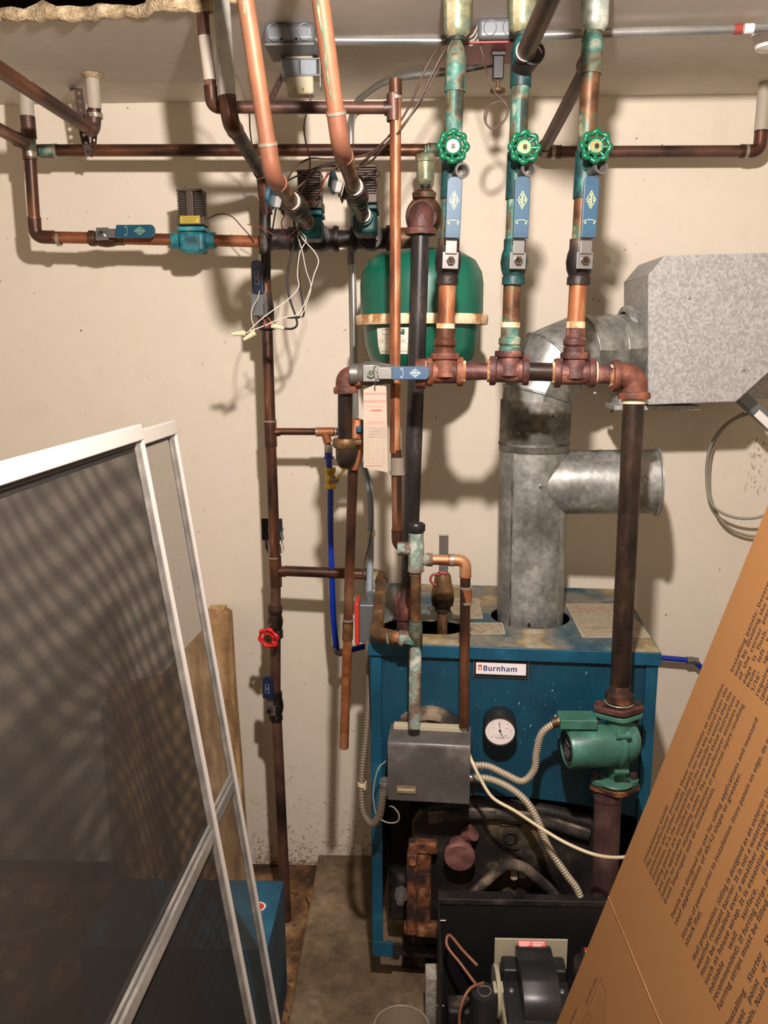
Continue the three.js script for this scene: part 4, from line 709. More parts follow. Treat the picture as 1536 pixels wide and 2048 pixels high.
// ------------------------------------------------------------ electrics on the ceiling
{
  const t = thing('junction_box', 'galvanised ceiling box with round knockouts beside the big orange pipes', 'electrical box');
  const a = v(-0.2983,2.22,0.545), b = v(-0.1943,2.219,0.545), w = b.x - a.x, x = (a.x + b.x) / 2, y0 = a.y;
  part(t, 'body', box(w, 2.259 - y0, 0.1, x, (2.259 + y0) / 2, 0.495, 0.012, 3), M.galvBox);
  for (const f of [-0.3, 0, 0.3]) part(t, 'knockout', metres(new THREE.TorusGeometry(0.0135, 0.0011, 6, 28).scale(1, 1.15, 1).translate(x + f * w, (2.259 + y0) / 2, 0.545)), M.galvBox);
  part(t, 'cover', [box(w * 0.96, 0.005, 0.098, x, y0 - 0.002, 0.495, 0.001)], M.steelDull);
  for (const f of [-0.15, 0.14]) part(t, 'screw_hole', turned([[0, 0], [0.0028, 0], [0.0028, 0.0008], [0, 0.0008]], v(x + f * w, y0 + 0.007, 0.5448), Z1, 10), M.void);
  const u = thing('transformer', 'small control transformer with tan coil hanging from the ceiling box', 'transformer');
  const c = v(-0.2364,2.195,0.46), k = 0.0011;
  part(u, 'core', [box(33 * k, 26 * k, 0.036, c.x - 17 * k, c.y, c.z, 0.001), box(31 * k, 26 * k, 0.036, c.x + 18 * k, c.y, c.z, 0.001)], M.greyPVC, 'slate grey laminated core');
  part(u, 'frame', [box(76 * k, 0.003, 0.042, c.x + 3 * k, c.y + 14 * k, c.z, 0.0008), box(76 * k, 0.003, 0.042, c.x + 3 * k, c.y - 15 * k, c.z, 0.0008), box(0.003, 30 * k, 0.04, c.x, c.y, c.z + 0.002, 0.0006), box(0.003, 62 * k, 0.03, c.x + 40 * k, c.y - 4 * k, c.z, 0.0008)], M.steel);
  part(u, 'coil', box(54 * k, 18 * k, 0.036, c.x, c.y + 24 * k, c.z, 0.005), M.tanEdge, 'tan wrapped winding'); part(u, 'coil', box(54 * k, 34 * k, 0.036, c.x, c.y - 30 * k, c.z, 0.006), M.tanEdge, 'tan wrapped winding');
  part(u, 'mounting_stem', box(0.03, Math.max(0.012, y0 - c.y - 30 * k), 0.02, c.x, (y0 + c.y + 30 * k) / 2, c.z, 0.002), M.steelDull);
  for (const f of [-8, 8]) part(u, 'terminal_screw', turned([[0.003, 0], [0.003, 0.003], [0, 0.004]], v(c.x + f * k, c.y - 40 * k, c.z + 0.018), Z1, 10), M.brass);
}
{
  const t = thing('emergency_switch_box', 'ceiling box with dark red plate and fire sensor behind the risers', 'electrical box');
  const a = v(0.1416,2.22,0.55), b = v(0.207,2.219,0.55), y0 = a.y, x = (a.x + b.x) / 2, w = b.x - a.x + 0.02;
  part(t, 'body', box(w, 2.259 - y0, 0.1, x, (2.259 + y0) / 2, 0.5, 0.01, 3), M.galvBox);
  for (const f of [-0.22, 0.22]) part(t, 'knockout', metres(new THREE.TorusGeometry(0.0125, 0.0011, 6, 26).scale(1, 1.1, 1).translate(x + f * w, (2.259 + y0) / 2, 0.55)), M.galvBox);
  part(t, 'red_plate', box(0.118, 0.004, 0.13, x - 0.008, y0 - 0.003, 0.475, 0.001), M.redPlate, 'dark red steel plate');
  const s = v(0.1795,2.225,0.48), k = part(t, 'fire_sensor', [box(0.03, 0.008, 0.03, s.x, y0 - 0.009, 0.48, 0.002), box(0.023, 0.045, 0.023, s.x, y0 - 0.034, 0.48, 0.003)], M.blackPlastic, 'black thermal sensor body');
  part(k, 'sensor_disc', turned([[0.004, 0], [0.004, 0.016], [0.007, 0.016], [0.016, 0.02], [0.016, 0.025], [0.004, 0.029], [0, 0.03]], v(s.x, y0 - 0.055, 0.48), v(0, -1, 0)), M.bronze);
}
{
  const t = thing('ceiling_conduit', 'shiny straight conduit running along the ceiling between the two boxes', 'conduit');
  part(t, 'tube', rod(v(-0.2028,2.257,0.445), v(0.1458,2.25,0.445), 0.0092, 0.0092, 20), M.emt); part(t, 'connector', hex(v(-0.2028,2.257,0.445), X1, 0.0125, 0.012), M.steelDull);
  const u = thing('ceiling_conduit', 'dull straight conduit running along the ceiling to the right', 'conduit');
  const a = v(0.2095,2.237,0.51), b = v(0.7162,2.237,0.53);
  part(u, 'tube', rod(a, b, 0.0092, 0.0092, 20), M.emt); part(u, 'tape_band', [sleeve(lerp(a, b, 0.87), dirOf(a, b), 0.0092, 0.02, 1.03)], M.redPlate, 'faded red tape'); part(u, 'tape_band', sleeve(lerp(a, b, 0.905), dirOf(a, b), 0.0092, 0.022, 1.03), M.white);
  const d = thing('round_fixture', 'white round ceiling fixture at the upper right edge', 'fixture');
  const c = v(0.7488,2.259,0.4483); part(d, 'dish', turned([[0, 0.0], [0.036, 0], [0.036, 0.02], [0.03, 0.034], [0, 0.038]], c, v(0, -1, 0), 40), M.porcelain); part(d, 'rim', turned([[0.034, 0.004], [0.04, 0.004], [0.04, 0.012], [0.034, 0.012]], c, v(0, -1, 0), 40), M.white);
}
{ // bent conduit from the red box down the wall to the switch at the boiler side
  const t = thing('wall_conduit', 'silver conduit bending from ceiling down the wall past the tank to red switch box', 'conduit');
  const a = v(0.1798,2.236,0.3451), b = v(0.0764,2.236,0.2918), c = v(-0.0838,2.236,0.2525), d = v(-0.1589,2.192,0.05);
  part(t, 'tube', sweep(bent([a, b, lerp(b, c, 0.8), v(d.x + 0.002, 2.225, 0.075), v(-0.1589,2.088,0.05), v(-0.1571,1.796,0.05), v(-0.1547,1.406,0.05)], 0.11), 110, 0.0092, 18), M.emt);
  part(t, 'coupling', [sleeve(v(-0.1603,1.861,0.05), Y1, 0.0095, 0.05, 1.2)], M.steelDull);
  part(t, 'tube', sweep(smooth([v(-0.1546,1.42,0.05), v(-0.1508,1.35,0.055), v(-0.1358,1.305,0.08), v(-0.1156,1.256,0.13), v(-0.1081,1.204,0.18), v(-0.1061,1.094,0.24), v(-0.1065,0.9961,0.3)]), 60, 0.0092, 16), M.greyPVC, 'grey plastic lower length');
  part(t, 'clip', sleeve(v(-0.1066,1.136,0.222), Y1, 0.0096, 0.016, 1.3), M.tanEdge);
  part(t, 'side_wire', wire([v(-0.1304,1.314,0.1), v(-0.1132,1.26,0.15), v(-0.103,1.221,0.2), v(-0.1021,1.16,0.23), v(-0.1094,1.11,0.25), v(-0.1218,1.062,0.27), v(-0.122,0.996,0.3)], 0.0016), M.wireBlack);
  const s = thing('switch_box', 'grey switch box with red cover on the left side of the boiler', 'electrical box');
  const q = v(-0.1101,0.9352,0.34);
  part(s, 'body', box(0.04, 0.1, 0.06, q.x, q.y, q.z, 0.004), M.galvBox);
  part(s, 'red_cover', box(0.012, 0.112, 0.072, q.x - 0.025, q.y, q.z, 0.005, 3), M.redPaint, 'bright red cover');
  part(s, 'connector', [hex(v(q.x + 0.006, q.y + 0.05, q.z - 0.01), Y1, 0.013, 0.02)], M.galvBox);
}
{ // round dial hook of strap and thin wires in the middle
  const cab = (label, pts, r, m, group) => { const t = thing('thermostat_wire', label, 'wire', group); part(t, 'sheath', wire(pts, r), m); return t; };
  cab('brown wire looping from the ceiling box across to the left big pipe', [v(0.1439,2.271,0.5), v(0.1175,2.246,0.52), v(0.0761,2.22,0.55), v(0.0452,2.18,0.6), v(0.0211,2.14,0.6), v(-0.0033,2.091,0.58), v(-0.044,2.043,0.55), v(-0.0865,2.016,0.52), v(-0.1298,2.008,0.5), v(-0.1744,1.986,0.48), v(-0.1985,1.962,0.46)], 0.0022, M.cableBrown);
  cab('brown wire crossing in front of thin copper pipe towards the right zone valve', [v(0.147,2.267,0.5), v(0.1071,2.229,0.53), v(0.0631,2.171,0.64), v(0.0425,2.136,0.64), v(0.0161,2.087,0.63), v(-0.0178,2.04,0.62), v(-0.0534,2.015,0.58), v(-0.0982,1.996,0.5), v(-0.1421,1.993,0.48), v(-0.1958,1.991,0.48), v(-0.237,1.956,0.5), v(-0.2705,1.933,0.48)], 0.0022, M.cableBrown);
  cab('brown wire arching above the left zone valve head', [v(-0.0918,2.01,0.52), v(-0.1403,2.01,0.5), v(-0.1836,2.011,0.49), v(-0.2168,2.014,0.48), v(-0.2494,1.997,0.48), v(-0.2786,1.962,0.45), v(-0.3046,1.95,0.4), v(-0.3314,1.95,0.3)], 0.0022, M.cableBrown);
  cab('brown wire from transformer down behind the dark pipe', [v(-0.217,2.155,0.47), v(-0.2144,2.128,0.47), v(-0.2245,2.103,0.47), v(-0.2306,2.081,0.46), v(-0.2282,2.053,0.45), v(-0.2203,2.018,0.45), v(-0.2268,1.972,0.45)], 0.0018, M.cableBrown);
  cab('brown wire running high from left riser top to right zone valve head', [v(0.079,2.193,0.6), v(0.0544,2.151,0.62), v(0.0259,2.098,0.62), v(-0.0081,2.056,0.61), v(-0.0486,2.024,0.57), v(-0.0928,2.008,0.5), v(-0.1225,1.997,0.42), v(-0.1071,1.989,0.38)], 0.0022, M.cableBrown);
  cab('brown wire dipping between the two big orange pipes', [v(-0.0645,2.018,0.55), v(-0.1034,2.004,0.5), v(-0.1421,1.998,0.48), v(-0.1859,2.001,0.47), v(-0.2143,1.99,0.46), v(-0.2393,1.958,0.44), v(-0.2514,1.929,0.43), v(-0.249,1.898,0.42)], 0.0022, M.cableBrown);
  cab('dark wire curving from left zone head towards the riser', [v(-0.1298,2.004,0.5), v(-0.1785,2.001,0.49), v(-0.2281,1.986,0.48), v(-0.2691,1.973,0.46), v(-0.2952,1.96,0.4), v(-0.3265,1.916,0.3), v(-0.3448,1.852,0.26), v(-0.3574,1.782,0.25)], 0.002, M.wireBlack);
  cab('short brown wire curling on the right zone valve head', [v(-0.0791,1.993,0.4), v(-0.0695,1.991,0.42), v(-0.0728,1.998,0.42), v(-0.0947,2,0.4), v(-0.1132,1.995,0.39)], 0.0014, M.cableBrown);
  cab('thin reddish wire from the left zone valve to the riser tangle', [v(-0.2493,1.885,0.42), v(-0.2897,1.863,0.38), v(-0.3275,1.882,0.3), v(-0.3711,1.908,0.24), v(-0.4073,1.92,0.21)], 0.0012, M.wireRed);
  cab('thin hanging white wire below the left zone valve', [v(-0.2565,1.866,0.42), v(-0.2448,1.833,0.43), v(-0.2368,1.79,0.43), v(-0.2251,1.751,0.44), v(-0.2373,1.713,0.44), v(-0.2517,1.68,0.44)], 0.0009, M.wireWhite);
  cab('thin wire hanging left of the left big orange pipe', [v(-0.3952,2.193,0.53), v(-0.3689,2.183,0.53), v(-0.3535,2.155,0.52), v(-0.3424,2.112,0.5), v(-0.3582,2.092,0.4), v(-0.3723,2.073,0.3), v(-0.3771,2.033,0.25)], 0.0018, M.cableBrown);
  cab('hanging wire with coiled end between left and middle risers', [v(0.151,2.271,0.5), v(0.1328,2.237,0.52), v(0.1446,2.199,0.52), v(0.1561,2.168,0.5), v(0.1723,2.134,0.5), v(0.1933,2.115,0.5), v(0.1988,2.1,0.5), v(0.1941,2.081,0.5), v(0.1738,2.064,0.5), v(0.1581,2.07,0.5), v(0.1547,2.086,0.5), v(0.1646,2.108,0.5), v(0.183,2.117,0.5), v(0.1966,2.108,0.5), v(0.1981,2.089,0.5), v(0.184,2.073,0.5), v(0.1675,2.066,0.5), v(0.1549,2.074,0.5), v(0.1514,2.091,0.5), v(0.1604,2.11,0.5), v(0.1829,2.118,0.5)], 0.0019, M.cableBrown);
  for (let k = 0; k < 3; k++) cab(['left', 'middle', 'right'][k] + ' one of three pale wires hanging out of the red plated box', [v(0.1523,2.268,0.52), v(0.137,2.258,0.525).add(v(0.006 * k, 0, 0)), v(0.1289,2.243,0.53).add(v(0.006 * k, 0, 0)), v(0.1221,2.232,0.53).add(v(0.004 * k, -0.006 * k, 0)), v(0.1021,2.223,0.53).add(v(0, -0.006 * k, 0))], 0.0024, M.cableGrey, 'pale wires at the red plated box');
  cab('brown wire arcing from left zone valve to the riser', [v(-0.5093,1.935,0.2), v(-0.4773,1.946,0.2), v(-0.4499,1.941,0.2), v(-0.4221,1.913,0.2), v(-0.404,1.893,0.2), v(-0.3935,1.879,0.205)], 0.0016, M.cableBrown);
  cab('reddish wire curling under the left big pipe valve', [v(-0.2312,1.927,0.5), v(-0.2489,1.907,0.5), v(-0.2714,1.9,0.48), v(-0.2908,1.888,0.42), v(-0.2837,1.869,0.38), v(-0.2693,1.867,0.36)], 0.0014, M.wireRed);
  cab('reddish wire on the left zone valve head', [v(-0.1778,1.982,0.5), v(-0.1944,1.953,0.48), v(-0.2143,1.932,0.47), v(-0.2321,1.926,0.46)], 0.0014, M.wireRed);
  cab('black cable hanging in a long loop under manifold to lower wire nut', [v(-0.2652,1.901,0.4), v(-0.264,1.858,0.4), v(-0.2766,1.815,0.4), v(-0.2847,1.77,0.4), v(-0.2775,1.726,0.41), v(-0.2634,1.686,0.42), v(-0.2615,1.669,0.42), v(-0.2707,1.661,0.43), v(-0.2886,1.661,0.44)], 0.0026, M.wireBlack);
  cab('black cable hanging in a loop under manifold, nearer the tank', [v(-0.2517,1.896,0.4), v(-0.254,1.847,0.4), v(-0.2585,1.803,0.4), v(-0.2552,1.754,0.4), v(-0.2492,1.715,0.4), v(-0.2485,1.69,0.41), v(-0.2657,1.686,0.42), v(-0.2814,1.686,0.43)], 0.0026, M.wireBlack);
  cab('white wire looping wide right from the left zone valve', [v(-0.2541,1.872,0.42), v(-0.2354,1.849,0.43), v(-0.2146,1.826,0.44), v(-0.2071,1.808,0.44), v(-0.2167,1.777,0.45), v(-0.2263,1.745,0.45), v(-0.2441,1.707,0.45), v(-0.2591,1.69,0.45), v(-0.2819,1.686,0.45), v(-0.3077,1.677,0.46), v(-0.3283,1.667,0.46)], 0.0011, M.wireWhite);
  cab('white wire sweeping down from manifold to the wire nuts', [v(-0.2496,1.875,0.42), v(-0.2365,1.857,0.42), v(-0.2507,1.829,0.42), v(-0.2576,1.78,0.42), v(-0.2547,1.752,0.43), v(-0.2789,1.724,0.44), v(-0.3062,1.704,0.45), v(-0.3276,1.688,0.46), v(-0.3466,1.671,0.47), v(-0.361,1.655,0.48)], 0.0011, M.wireWhite);
  cab('white wire curling left of the navy lever down to wire nut', [v(-0.3668,1.753,0.3), v(-0.365,1.732,0.34), v(-0.3701,1.711,0.38), v(-0.3657,1.687,0.42), v(-0.3533,1.663,0.46), v(-0.3512,1.649,0.48)], 0.0012, M.wireWhite);
  cab('white wire end running to the leftmost wire nut', [v(-0.3306,1.667,0.46), v(-0.3516,1.658,0.47), v(-0.3701,1.651,0.48), v(-0.3837,1.649,0.48), v(-0.3948,1.65,0.48)], 0.0011, M.wireWhite);
  cab('red wire tangle at the riser valve plate', [v(-0.3496,1.691,0.4), v(-0.3371,1.681,0.42), v(-0.3289,1.669,0.43), v(-0.3196,1.674,0.43), v(-0.3261,1.685,0.43), v(-0.3357,1.672,0.43), v(-0.3205,1.664,0.44)], 0.0014, M.wireRed);
  const nut = (label, a, b) => { const t = thing('wire_nut', label, 'wire connector'); part(t, 'shell', turned([[0, 0], [0.0035, 0.001], [0.0058, 0.018], [0.0066, 0.03], [0.005, 0.031], [0, 0.03]], a, dirOf(a, b), 12), M.cable); };
  nut('cream wire nut at the far left end of the tangle', v(-0.4005,1.649,0.48), v(-0.3814,1.65,0.48)); nut('cream wire nut hanging lowest in the tangle', v(-0.3741,1.636,0.48), v(-0.3523,1.649,0.48)); nut('cream wire nut with black cable, right of the riser', v(-0.2875,1.661,0.44), v(-0.318,1.669,0.44));
}

// ------------------------------------------------------------ boiler
const boiler = thing('boiler', 'blue cast iron boiler jacket with dirty top', 'boiler', null, v(-0.095, 0, 0.565));
boiler.rotation.y = -4.5 * D2R;
const BWd = v(0.6456,0.9759,0).x, BH = 0.958, BD = 0.485, y0b = 0.14;
const speckBlue = (() => { const t = canvas(1024, 1024, (c, w, h) => { c.fillStyle = '#0e3d50'; c.fillRect(0, 0, w, h); for (let i = 0; i < 1500; i++) { c.fillStyle = rnd() < 0.5 ? 'rgba(18,78,102,0.10)' : 'rgba(10,54,74,0.10)'; c.beginPath(); c.ellipse(rnd() * w, rnd() * h, 8 + rnd() * 60, 8 + rnd() * 60, 0, 0, 7); c.fill(); } for (let i = 0; i < 420; i++) { c.fillStyle = 'rgba(190,205,205,' + (0.2 + rnd() * 0.6) + ')'; const r = 0.5 + rnd() * 1.4; c.beginPath(); c.ellipse(rnd() * w * 0.8, rnd() * h, r, r * (0.5 + rnd() * 2.2), rnd(), 0, 7); c.fill(); } c.fillStyle = 'rgba(185,205,210,0.85)'; for (let i = 0; i < 46; i++) { const k = rnd(); c.beginPath(); c.ellipse(w * (0.60 + k * 0.13 + rnd() * 0.03), h * (1 - (0.80 - k * 0.09 + rnd() * 0.03)), 3 + rnd() * 6, 2 + rnd() * 4, rnd() * 3, 0, 7); c.fill(); } }); t.wrapS = t.wrapT = THREE.RepeatWrapping; t.repeat.set(1 / 0.7, 1 / 0.98); return new THREE.MeshStandardMaterial({ map: t, roughness: 0.4 }); })();
{
  const yF = v(0.305,0.5825,0).y, yP = v(0.2968,0.9369,0).y;
  const s = new THREE.Shape(); s.moveTo(0, 0); s.lineTo(BWd, 0); s.lineTo(BWd, BD); s.lineTo(0, BD); s.closePath();
  const fh = v(0.3766,0.958,-0.2267), h1 = v(0.0638,0.958,-0.1203), h2 = v(0.1634,0.958,-0.1301), R = 0.05;
  const hole = new THREE.Path(); hole.absarc(fh.x, -fh.z, 0.097, 0, Math.PI * 2, true); s.holes.push(hole);
  const st = new THREE.Path(); st.absarc(h1.x, -h1.z, R, Math.PI / 2, Math.PI * 1.5, false); st.absarc(h2.x, -h1.z, R, -Math.PI / 2, Math.PI / 2, false); st.closePath(); s.holes.push(st);
  const g = new THREE.ExtrudeGeometry(s, { depth: 0.003, bevelEnabled: false, curveSegments: 40 }); g.rotateX(-Math.PI / 2); g.translate(0, BH - 0.003, 0);
  part(boiler, 'top_panel', metres(g), M.blueTop, 'dusty stained top panel');
  part(boiler, 'top_lip', [box(BWd + 0.004, 0.03, 0.006, BWd / 2, BH - 0.0152, 0.001, 0.002), box(0.004, 0.03, BD, 0, BH - 0.0152, -BD / 2, 0.001), box(0.004, 0.03, BD, BWd, BH - 0.0152, -BD / 2, 0.001)], M.blue);
  part(boiler, 'side_panel', box(0.003, BH - y0b - 0.03, BD, 0.0035, (BH - 0.03 + y0b) / 2, -BD / 2 - 0.002, 0.001), M.blue);
  part(boiler, 'side_panel', box(0.003, BH - y0b - 0.03, BD, BWd - 0.0035, (BH - 0.03 + y0b) / 2, -BD / 2 - 0.002, 0.001), M.blue);
  part(boiler, 'corner_post', box(0.026, BH - y0b - 0.03, 0.005, 0.015, (BH - 0.03 + y0b) / 2, -0.0055, 0.0015), M.blue);
  part(boiler, 'corner_post', box(0.026, BH - y0b - 0.03, 0.005, BWd - 0.015, (BH - 0.03 + y0b) / 2, -0.0055, 0.0015), M.blue);
  // front panel, lower edge arched over the door
  const f = new THREE.Shape(), a = 0.0285, b = BWd - 0.0285; f.moveTo(a, yP - 0.004); f.lineTo(b, yP - 0.004); f.lineTo(b, yF - 0.03); f.quadraticCurveTo((a + b) / 2 + 0.05, yF + 0.035, a, yF - 0.02); f.closePath();
  const fg = new THREE.ExtrudeGeometry(f, { depth: 0.004, bevelEnabled: true, bevelSize: 0.001, bevelThickness: 0.001, bevelSegments: 1 }); fg.translate(0, 0, -0.013);
  part(boiler, 'front_panel', metres(fg), speckBlue, 'blue front panel with paint flecks');
  part(boiler, 'rear_panel', box(BWd, BH - y0b, 0.003, BWd / 2, (BH + y0b) / 2, -BD, 0.001), M.blue);
  part(boiler, 'base_frame', box(BWd - 0.06, 0.03, 0.004, BWd / 2, y0b + 0.012, -0.014, 0.001), M.cast); part(boiler, 'base_rail', [box(0.05, 0.04, 0.006, 0.028, y0b + 0.02, -0.004, 0.001)], M.blue);
  part(boiler, 'inner_block', box(BWd - 0.06, BH - y0b - 0.12, BD - 0.13, BWd / 2, (BH + y0b) / 2 - 0.05, -BD / 2 - 0.055, 0.01), M.cast, 'black cast iron sections');
  part(boiler, 'foot', box(0.06, y0b - 0.045, BD - 0.1, 0.1, (y0b + 0.045) / 2, -BD / 2 - 0.03, 0.004), M.cast);
  part(boiler, 'foot', box(0.06, y0b - 0.045, BD - 0.1, BWd - 0.1, (y0b + 0.045) / 2, -BD / 2 - 0.03, 0.004), M.cast);
  // faded paper labels on top
  const faded = (w, h, head, seedLines) => printed(w, h, (c) => { c.fillStyle = '#9a8f78'; c.fillRect(0, 0, w, h); for (let i = 0; i < 500; i++) { c.fillStyle = rnd() < 0.5 ? 'rgba(176,164,140,0.3)' : 'rgba(110,98,78,0.3)'; c.beginPath(); c.ellipse(rnd() * w, rnd() * h, 2 + rnd() * 18, 2 + rnd() * 7, 0, 0, 7); c.fill(); } if (head) { c.fillStyle = 'rgba(150,50,40,0.6)'; c.fillRect(0, h * 0.14, w, 4); } c.fillStyle = 'rgba(80,70,56,0.6)'; for (let k = 0; k < seedLines; k++) c.fillRect(w * 0.06, h * 0.22 + k * h * 0.7 / seedLines, w * (0.5 + rnd() * 0.38), 2.5); if (head) { c.fillStyle = 'rgba(60,50,40,0.8)'; c.fillRect(0, h * 0.72, w, 3); } c.strokeStyle = 'rgba(200,190,165,0.8)'; c.lineWidth = 5; c.strokeRect(2, 2, w - 4, h - 4); }, 0.7);
  const sheet = (px, mt, name, lab) => { const gg = new THREE.BufferGeometry(), q = px; gg.setAttribute('position', new THREE.Float32BufferAttribute([0, 1, 2, 0, 2, 3].flatMap((i) => [q[i].x, BH + 0.0008, q[i].z]), 3)); gg.setAttribute('uv', new THREE.Float32BufferAttribute([0, 1, 0, 0, 1, 0, 0, 1, 1, 0, 1, 1], 2)); gg.computeVertexNormals(); part(boiler, name, gg, mt, lab); };
  const big = [v(0.4748,0.958,-0.3348), v(0.4872,0.958,-0.0781), v(0.644,0.958,-0.0936), v(0.6225,0.958,-0.3491)];
  sheet(big, faded(512, 380, true, 9), 'instruction_label', 'large faded paper label');
  sheet([v(0.1732,0.958,-0.3493), v(0.1847,0.958,-0.1846), v(0.2597,0.958,-0.192), v(0.2488,0.958,-0.3566)], faded(256, 200, false, 5), 'instruction_label');
  sheet([v(0.222,0.958,-0.158), v(0.223,0.958,-0.0723), v(0.3113,0.958,-0.0845), v(0.3068,0.958,-0.1664)], faded(256, 120, false, 4), 'instruction_label');
  // badge
  const bc = v(0.2998,0.9049,0), bw = v(0.3621,0.9074,0).x - v(0.2382,0.9024,0).x, bh = v(0.2993,0.9263,-0).y - v(0.3003,0.8821,-0).y;
  const bd = part(boiler, 'badge', box(bw, bh, 0.004, bc.x, bc.y, -0.006, 0.001), M.steel);
  const bp = new THREE.PlaneGeometry(bw * 0.97, bh * 0.92); bp.translate(bc.x, bc.y, -0.0036);
  part(bd, 'badge_print', plain(bp), printed(640, 210, (c, w, h) => { c.fillStyle = '#14110f'; c.fillRect(0, 0, w, h); c.fillStyle = '#e9e6e4'; c.fillRect(22, 34, w - 44, h - 68); c.fillStyle = '#c03a28'; c.fillRect(48, 64, 44, 62); c.fillStyle = '#f0e6dc'; c.beginPath(); c.ellipse(70, 102, 12, 20, 0, 0, 7); c.fill(); c.fillStyle = '#1c2466'; c.font = 'bold 92px sans-serif'; c.textAlign = 'left'; c.fillText('Burnham', 104, 136, 490); }), 'white plate reading Burnham');
}
{ // tankless coil flange
  const c = v(0.141,0.71,0), t = part(boiler, 'coil_flange', turned([[0.066, 0], [0.094, 0], [0.097, 0.006], [0.097, 0.02], [0.085, 0.026], [0.07, 0.026], [0.066, 0.012]], v(c.x, c.y, -0.014), Z1, 56), M.castDust, 'dusty black ring flange');
  part(t, 'coil_plate', turned([[0, 0], [0.07, 0], [0.07, 0.014], [0, 0.014]], v(c.x, c.y, -0.012), Z1, 40), M.ironPurple);
  for (let k = 0; k < 6; k++) { const a = k / 6 * Math.PI * 2 + 0.72; part(t, 'bolt', hex(v(c.x + Math.cos(a) * 0.058, c.y + Math.sin(a) * 0.058, 0.001), Z1, 0.011, 0.008), M.ironRust); }
  const g = new THREE.PlaneGeometry(0.045, 0.024); const q = v(0.1569,0.7702,0.004); g.translate(q.x, q.y, 0.004); part(t, 'name_plate', plain(g), printed(256, 136, (x, w, h) => { x.fillStyle = '#1a1613'; x.fillRect(0, 0, w, h); x.strokeStyle = '#b0a480'; x.lineWidth = 8; x.strokeRect(5, 5, w - 10, h - 10); x.fillStyle = '#b0a480'; x.font = 'bold 44px sans-serif'; x.textAlign = 'center'; x.fillText('BURNHAM', w / 2, 62, 220); x.font = '24px sans-serif'; x.fillText('REMOVE', w / 2, 104); }));
}
{ // fire door in the arched opening
  const c = v(0.3188,0.448,0.03), w = v(0.5291,0.4685,-0).x - v(0.1093,0.4395,-0).x, x0 = v(0.1093,0.4395,-0).x, top = v(0.3169,0.5679,-0).y, bot = y0b + 0.05;
  const s = new THREE.Shape(); s.moveTo(x0, bot); s.lineTo(x0, top - 0.07); s.quadraticCurveTo(x0 + 0.02, top - 0.01, x0 + w * 0.3, top); s.quadraticCurveTo(x0 + w * 0.7, top + 0.004, x0 + w, top - 0.045); s.lineTo(x0 + w, bot); s.closePath();
  const g = new THREE.ExtrudeGeometry(s, { depth: 0.03, bevelEnabled: true, bevelSize: 0.012, bevelThickness: 0.018, bevelSegments: 4, curveSegments: 20 }); g.translate(0, 0, -0.05);
  const d = part(boiler, 'fire_door', metres(smoothCrease((() => { const q = plain(g); q.computeVertexNormals(); return q; })(), 40)), M.castDoor, 'black cast iron fire door');
  // raised crown of the door
  const cr = []; for (let i = 0; i <= 14; i++) { const f = i / 14; cr.push(v(x0 + 0.03 + f * (w - 0.05), top - 0.04 + Math.sin(f * Math.PI) * 0.03 - f * 0.02, 0.004)); }
  part(d, 'crown_ridge', metres(sweep(smooth(cr), 40, 0.014, 12)), M.castDust);
  const sp = v(0.2137,0.4566,0.05); part(d, 'sight_port', [turned([[0.026, -0.05], [0.028, 0], [0.036, 0.002], [0.0365, 0.012], [0.034, 0.016], [0.006, 0.018], [0, 0.018]], v(sp.x, sp.y, 0.03), v(-0.02, -0.1, 1), 36), metres(rod(v(sp.x + 0.012, sp.y + 0.03, 0.0), v(sp.x + 0.03, sp.y + 0.045, 0.01), 0.016, 0.02))], mat([[0, 0x4a2e2a], [0.5, 0x6b4640], [1, 0x866058]], { tile: 0.1, rough: 0.7 }), 'dull pink sight port cover');
  const a = v(0.3388,0.4437,0.05), b = v(0.2454,0.3522,0.05), e = v(0.4482,0.3602,0.05);
  part(d, 'yoke', [metres(sweep(bent([v(b.x - 0.02, b.y - 0.02, 0.03), v(a.x - 0.02, a.y, 0.04), v(a.x + 0.02, a.y, 0.04), v(e.x + 0.02, e.y - 0.02, 0.03)], 0.03), 40, 0.0125, 12))], M.castDust, 'dusty v shaped yoke');
  const k = v(0.3409,0.4052,0.05); part(d, 'bolt', [hex(v(k.x, k.y, 0.0), Z1, 0.009, 0.03), hex(v(k.x + 0.02, k.y - 0.002, 0.0), Z1, 0.009, 0.02)], M.tanEdge);
  const em = v(0.3316,0.4901,0.03); part(d, 'flame_emblem', [metres(new THREE.TorusGeometry(0.014, 0.003, 8, 24).translate(em.x, em.y - 0.004, 0.0)), box(0.05, 0.004, 0.006, em.x, em.y + 0.03, 0, 0.001), box(0.04, 0.005, 0.006, em.x, em.y - 0.03, 0, 0.001)], M.cast);
  // rusty hinge bracket
  const h = v(0.1051,0.4656,0.04), hb = v(0.1009,0.2367,0.04), m = v(0.0775,0.3466,0.06);
  const hb1 = part(boiler, 'hinge_bracket', [box(0.055, h.y - hb.y, 0.03, h.x + 0.014, (h.y + hb.y) / 2, 0.01, 0.008), box(0.024, h.y - hb.y - 0.01, 0.03, h.x - 0.002, (h.y + hb.y) / 2, 0.036, 0.006), box(0.085, 0.03, 0.04, h.x + 0.02, hb.y + 0.008, 0.02, 0.01), box(0.07, 0.03, 0.03, h.x + 0.022, h.y - 0.004, 0.015, 0.008)], M.rustRaw, 'orange rusted hinge bracket');
  part(hb1, 'bolt', [hex(v(m.x, m.y, 0.03), Z1, 0.017, 0.018), turned([[0.009, 0], [0.009, 0.03], [0, 0.032]], v(m.x, m.y, 0.04), Z1, 14)], M.steelDull);
